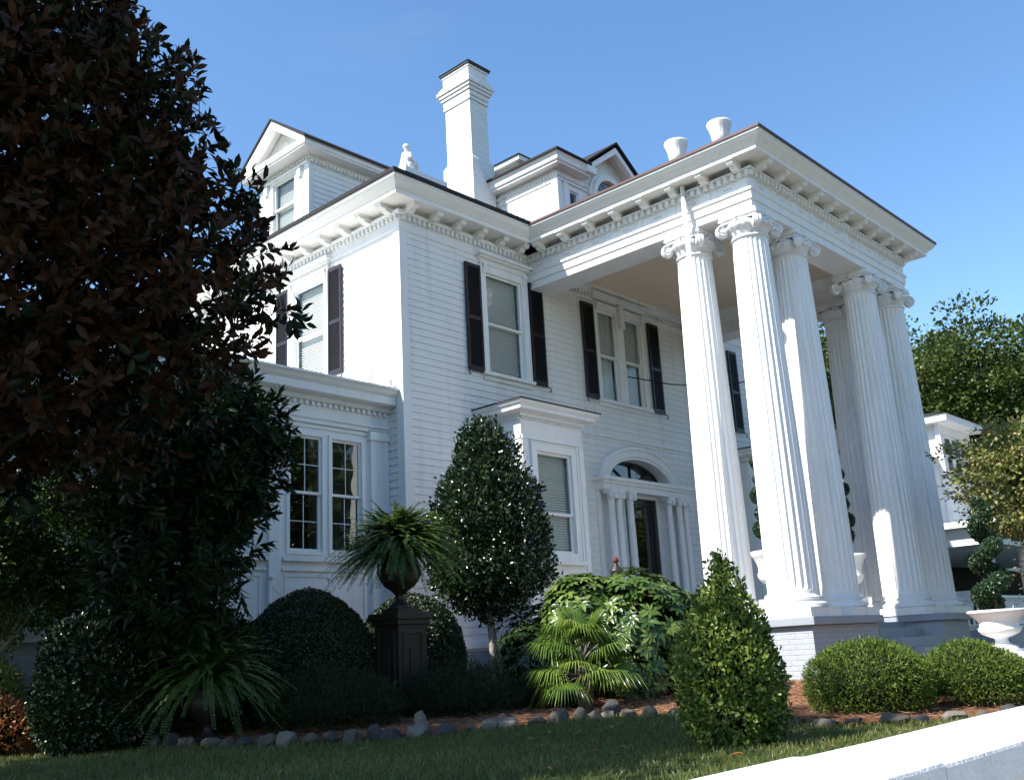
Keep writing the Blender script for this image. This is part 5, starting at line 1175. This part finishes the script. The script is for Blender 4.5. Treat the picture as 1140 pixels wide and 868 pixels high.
# small black lamp with a red cap near the door, trellis posts with ball finials by the sunroom
mb = MB(); mb.tube([(0, 0, -1.1), (0, 0, .14)], .02, 8); mb.lathe([(.05, .12), (.10, .16), (.12, .22), (.09, .26), (.04, .30), (.05, .32), (.02, .35)], 14); o = mb.build('garden_lamp', M['iron'], loc=(13.4, 10.15, 1.04))
mb = MB(); mb.lathe([(.02, .34), (.05, .37), (.045, .42), (.004, .46)], 12); c = mb.build('finial', M['redbrown'], o); tag(o, 'small black garden lamp with a red finial just below the doorway columns', 'lamp')
e = empty('trellis', (8.5, 12.1, -.5), 'white wire trellis with two ball finials half hidden behind the large boxwood dome', 'trellis'); mb = MB()
for x in (-.50, .50):
    mb.tube([(x, 0, 0), (x, 0, 1.70)], .014, 8); mb.tube([(x, 0, 1.62), (x*.4, 0, 1.38)], .008, 6); mb.tube([(x, 0, 1.66), (x*1.12, 0, .6)], .008, 6)
for z in (.5, .9, 1.3): mb.tube([(-.5, 0, z), (.5, 0, z)], .008, 6)
mb.build('frame', M['white'], e)
for x in (-.50, .50): mb = MB(); mb.lathe([(.004, -.045), (.032, -.032), (.045, 0), (.032, .032), (.004, .045)], 14, (x, 0, 1.74)); mb.build('ball_finial', M['white'], e)

# ------------------------------------------------------------ trees
tree('magnolia', 'large magnolia with glossy dark leaves and rusty brown undersides filling the left side', 'tree', (1.9, 8.3, GZ), [((2.4, 7.8, 3.7), (1.9, 1.5, 2.3)), ((3.15, 7.45, 4.35), (1.05, 1.0, 1.25)), ((2.1, 7.8, 5.5), (1.35, 1.25, 1.35)), ((.9, 7.9, 4.0), (1.7, 1.6, 2.4)), ((3.60, 7.15, 3.05), (1.05, .95, 1.2)), ((2.6, 7.8, 2.0), (1.55, 1.0, .75)), ((.2, 7.9, 6.0), (1.2, 1.2, 1.2))],
     'magnolia', 4200, 17, .112, .44, .14, 1.4, bark='bark_dark', shoot=.26, spread=.19, droop=.0, detail=True, hollow=.2, amp=.25, seed=51, nl=34)
tree('bay_laurel', 'dense evergreen with long narrow leaves under the magnolia, against the sunroom', 'tree', (5.35, 10.1, gz(5.4, 10)), [((5.6, 9.55, 2.3), (.85, .8, 1.05)), ((5.25, 9.8, 1.1), (.8, .75, 1.05)), ((5.0, 9.9, 2.2), (.65, .6, .9))],
     'laurel', 1150, 18, .15, .27, .07, .7, bark='bark_dark', shoot=.26, spread=.17, droop=.25, detail=True, hollow=.3, seed=52, amp=.2, nl=12)
tree('privet_tree', 'small leaved evergreen tree with a pale trunk at the left edge behind the round shrub', 'tree', (4.15, 11.6, gz(4.6, 11.8)), [((4.45, 11.6, 1.3), (.95, .55, .95)), ((3.55, 11.9, 1.6), (.95, .7, 1.1)), ((5.2, 11.3, 1.5), (.55, .5, .9))],
     'ligustrum', 1500, 28, .058, .5, .05, .9, bark='bark_pale', spread=.10, hollow=.2, seed=53, nl=10)
tree('shade_tree', 'tall spreading tree left of the magnolia that shades the lawn', 'tree', (-3.4, 12.3, -1), [((-3.4, 9.5, 6.8), (3.7, 2.8, 3.4)), ((-1.3, 10.2, 6.6), (1.7, 1.6, 1.8)), ((-4.5, 9.5, 7.0), (3.0, 3, 3)), ((-.6, 8.6, 4.4), (1.8, 2.1, 2.0)), ((1.1, 12.1, 7.4), (.9, 1.2, 1.1)), ((1.7, 11.2, 5.6), (1.2, .9, 1.5)), ((-.5, 6.9, 4.4), (1.2, 1.1, 1.7)), ((-.1, 7.5, 6.9), (1.1, 1.0, 1.2))], 'oak', 1100, 26, .24, .55, .3, 3.0, spread=.5, hollow=.2, seed=54)
tree('oak', 'big dark green oak beyond the neighboring house at right', 'tree', (44.5, 12.4, -1), [((44.3, 11.0, 7.7), (5.0, 5.5, 4.1)), ((41.5, 13.4, 8.6), (3.2, 3.0, 3.3)), ((46, 8, 7), (5, 4.5, 4)), ((43, 15.5, 8), (4, 3.5, 3.8))], 'oak', 1700, 84, .20, .6, .45, 4.0, spread=.50, hollow=.45, seed=55, amp=.45, nl=60, flat_c=.55)
tree('oak', 'green oak seen between the portico columns', 'tree', (38.3, 19.2, -1), [((38.3, 18.6, 8.4), (4.4, 4.4, 4.5))], 'oak', 600, 70, .22, .6, .4, 3.6, spread=.5, hollow=.4, seed=56, amp=.35, flat_c=.55)
tree('tree', 'top of a light green tree showing just right of the chimney', 'tree', (36.9, 33.6, 8), [((36.9, 33.6, 22.6), (3.0, 3.0, 3.1))], 'lance', 260, 22, .40, .6, .35, 11.0, spread=.25, hollow=.3, seed=57, amp=.1)
tree('dogwood', 'dogwood with olive and reddish autumn leaves in front of the neighboring house', 'tree', (18.9, 4.35, -.7), [((18.05, 5.05, 2.9), (.95, .95, .5)), ((17.95, 5.15, 2.25), (1.0, 1.0, .6)), ((19.3, 4.0, 2.4), (1.4, 1.3, .7)), ((18.1, 4.95, 1.75), (.9, .9, .4))], 'dogwood', 700, 28, .085, .5, .06, 1.7, spread=.17, flat_c=.4, hollow=.25, seed=58, amp=.25, nl=24)
tree('crape_myrtle', 'reddish brown crape myrtle with red blossoms at the right edge', 'tree', (16.9, 4.55, -.6), [((16.75, 4.5, .7), (.42, .42, .7)), ((17.2, 4.3, .9), (.5, .5, .7))], 'crape', 170, 24, .055, .4, .025, .3, spread=.15, hollow=.2, seed=59)
P = np.array([16.8, 4.5, 1.15])+RNG.normal(size=(14, 3))*np.array([.22, .22, .14]); pts = np.repeat(P, 14, 0)+RNG.normal(size=(196, 3))*.035
V, F, q = leaves(pts, RNG.normal(size=(196, 3)), .035, .8, detail=False); fl = fast_mesh('blossom', V-np.array([16.9, 4.55, -.6]), F, L['flower'], [o for o in sc.objects if o.name.startswith('crape_myrtle')][0], q)
# trees across the street, behind the viewer
for i, (x, y, s_, lab) in enumerate(((14, -20, 6, 'oak across the street behind the viewer, nearest the house front'), (27, -17, 6.5, 'broad oak across the street to the right of the viewer'), (40, -16, 6, 'oak across the street near the right end of the row'), (57, -13, 6, 'oak across the street farthest to the right of all'))):
    tree('oak', lab, 'tree', (x, y, -1.7), [((x, y, 6.5), (s_, s_*.9, s_*.8))], 'oak', 520, 22, .55, .6, .4, 3, spread=.8, hollow=.4, seed=60+i)

# ------------------------------------------------------------ neighboring house
N = empty('neighbor_house', (0, 0, 0), 'white neighboring house with a columned porch behind the dogwood at right', 'house')
Nf = Fr((0, 11.3, 0), (1, 0, 0), (0, -1, 0)); Nw = Fr((32.6, 0, 0), (0, 1, 0), (-1, 0, 0))
gs = [(33.0, 33.5), (33.75, 34.25), (34.5, 35.0)]
mb = MB()
Nf.siding(mb, 32.6, 35.3, 2.6, 6.5, [(a, b, 4.9, 6.1) for a, b in gs], ex=.16); Nw.siding(mb, 11.3, 17, 2.6, 6.5, [(12.2, 12.8, 4.9, 6.1)], ex=.16)
mb.box(32.605, 35.3, 11.35, 17, 2.6, 4.9); mb.box(32.605, 35.3, 11.5, 17, 4.9, 6.6)
mb.box(28.8, 42, 11.9, 18, -.6, 5.4); mb.build('siding', M['siding'], N)
for a, b in gs:
    mb = MB(); Nf.frame(mb, a, b, 4.9, 6.1, .08, 0, .04); Nf.box(mb, a, b, 5.48, 5.53, -.02, .03); w_ = mb.build('window', M['white'], N)
    mb = MB(); mb.add([Nf.p(a, 4.9, -.04), Nf.p(b, 4.9, -.04), Nf.p(b, 6.1, -.04), Nf.p(a, 6.1, -.04)], [(0, 1, 2, 3)]); mb.build('pane', M['darkglass'], w_, recalc=False)
mb = MB(); Nw.frame(mb, 12.2, 12.8, 4.9, 6.1, .08, 0, .04); mb.build('window', M['white'], N)
mb = MB(); mb.box(32.15, 35.7, 10.8, 17.4, 6.5, 6.72); mb.box(32.58, 35.4, 11.24, 11.3, 6.2, 6.5); mb.box(32.5, 32.62, 11.2, 11.35, 2.6, 6.5); mb.build('cornice', M['white'], N)
mb = MB(); mb.add([(32.1, 10.75, 6.72), (35.75, 10.75, 6.72), (35.75, 17.5, 6.72), (32.1, 17.5, 6.72), (33.6, 13.5, 7.3), (34.2, 13.5, 7.3)], [(0, 3, 2, 1), (0, 1, 5, 4), (1, 2, 5), (2, 3, 4, 5), (3, 0, 4)])
mb.add([(28.3, 11.4, 5.4), (42.5, 11.4, 5.4), (42.5, 18.5, 5.4), (28.3, 18.5, 5.4), (31.5, 15, 7.0), (39.5, 15, 7.0)], [(0, 3, 2, 1), (0, 1, 5, 4), (1, 2, 5), (2, 3, 4, 5), (3, 0, 4)]); mb.build('roof', M['shingle'], N)
mb = MB(); mb.box(25.85, 38, 8.1, 11.9, 2.02, 2.45); mb.box(25.6, 38.2, 7.85, 12.1, 2.45, 2.6); mb.build('porch_roof', M['white'], N)
mb = MB(); mb.box(25.9, 38, 8.1, 11.9, -.6, -.02); mb.build('porch_floor', M['gray'], N)
for x, y in ((26.1, 8.3), (26.1, 11.0), (28.7, 8.3), (31.6, 8.3), (34.5, 8.3)):
    mb = MB(); mb.lathe([(.17, -.02), (.17, .06), (.13, .1), (.12, 1.2), (.10, 1.92), (.15, 1.96), (.15, 2.02)], 16, (x, y, 0)); mb.build('column', M['white'], N)
mb = MB()
for (a, b, ax) in ((8.5, 10.8, 1), (26.4, 28.5, 0), (28.9, 31.4, 0), (31.8, 34.3, 0)):
    n = int((b-a)/.13)
    if ax:
        mb.box(26.06, 26.14, a, b, .72, .78); mb.box(26.06, 26.14, a, b, .08, .13)
        for i in range(n): mb.box(26.08, 26.12, a+i*.13, a+i*.13+.045, .13, .72)
    else:
        mb.box(a, b, 8.26, 8.34, .72, .78); mb.box(a, b, 8.26, 8.34, .08, .13)
        for i in range(n): mb.box(a+i*.13, a+i*.13+.045, 8.28, 8.32, .13, .72)
mb.build('railing', M['white'], N)
mb = MB(); mb.box(29.0, 41, 11.86, 11.895, .1, 2.0); mb.build('painted_porch_shade', M['dark'], N)  # near-black sheet over the white wall paints in the porch shade
e = empty('porch_chair', (26.9, 9.5, -.018), 'white chair on the neighboring porch behind the railing', 'chair'); mb = MB()
mb.box(-.25, .25, -.25, .25, .40, .45); mb.build('seat', M['wicker'], e)
mb = MB(); mb.add([(.20, -.25, .45), (.25, -.25, .45), (.25, .25, .45), (.20, .25, .45), (.30, -.22, 1.0), (.34, -.22, 1.0), (.34, .22, 1.0), (.30, .22, 1.0)], [(0,3,2,1),(4,5,6,7),(0,1,5,4),(1,2,6,5),(2,3,7,6),(3,0,4,7)]); mb.build('backrest', M['wicker'], e)
for sx in (-1, 1):
    mb = MB(); mb.box(-.25, .25, sx*.25-.03, sx*.25+.03, .62, .66); mb.build('armrest', M['wicker'], e)
    for sy in (-1, 1): mb = MB(); mb.box(sx*.22-.025, sx*.22+.025, sy*.22-.025, sy*.22+.025, 0, .42); mb.build('leg', M['wicker'], e)
e = fern((26.5, 8.8, 2.0-.28), 'hanging fern under the neighboring porch eave', 60, .26, .3, .8, 71, pin=.06)
# thin cloud wisps are part of the sky
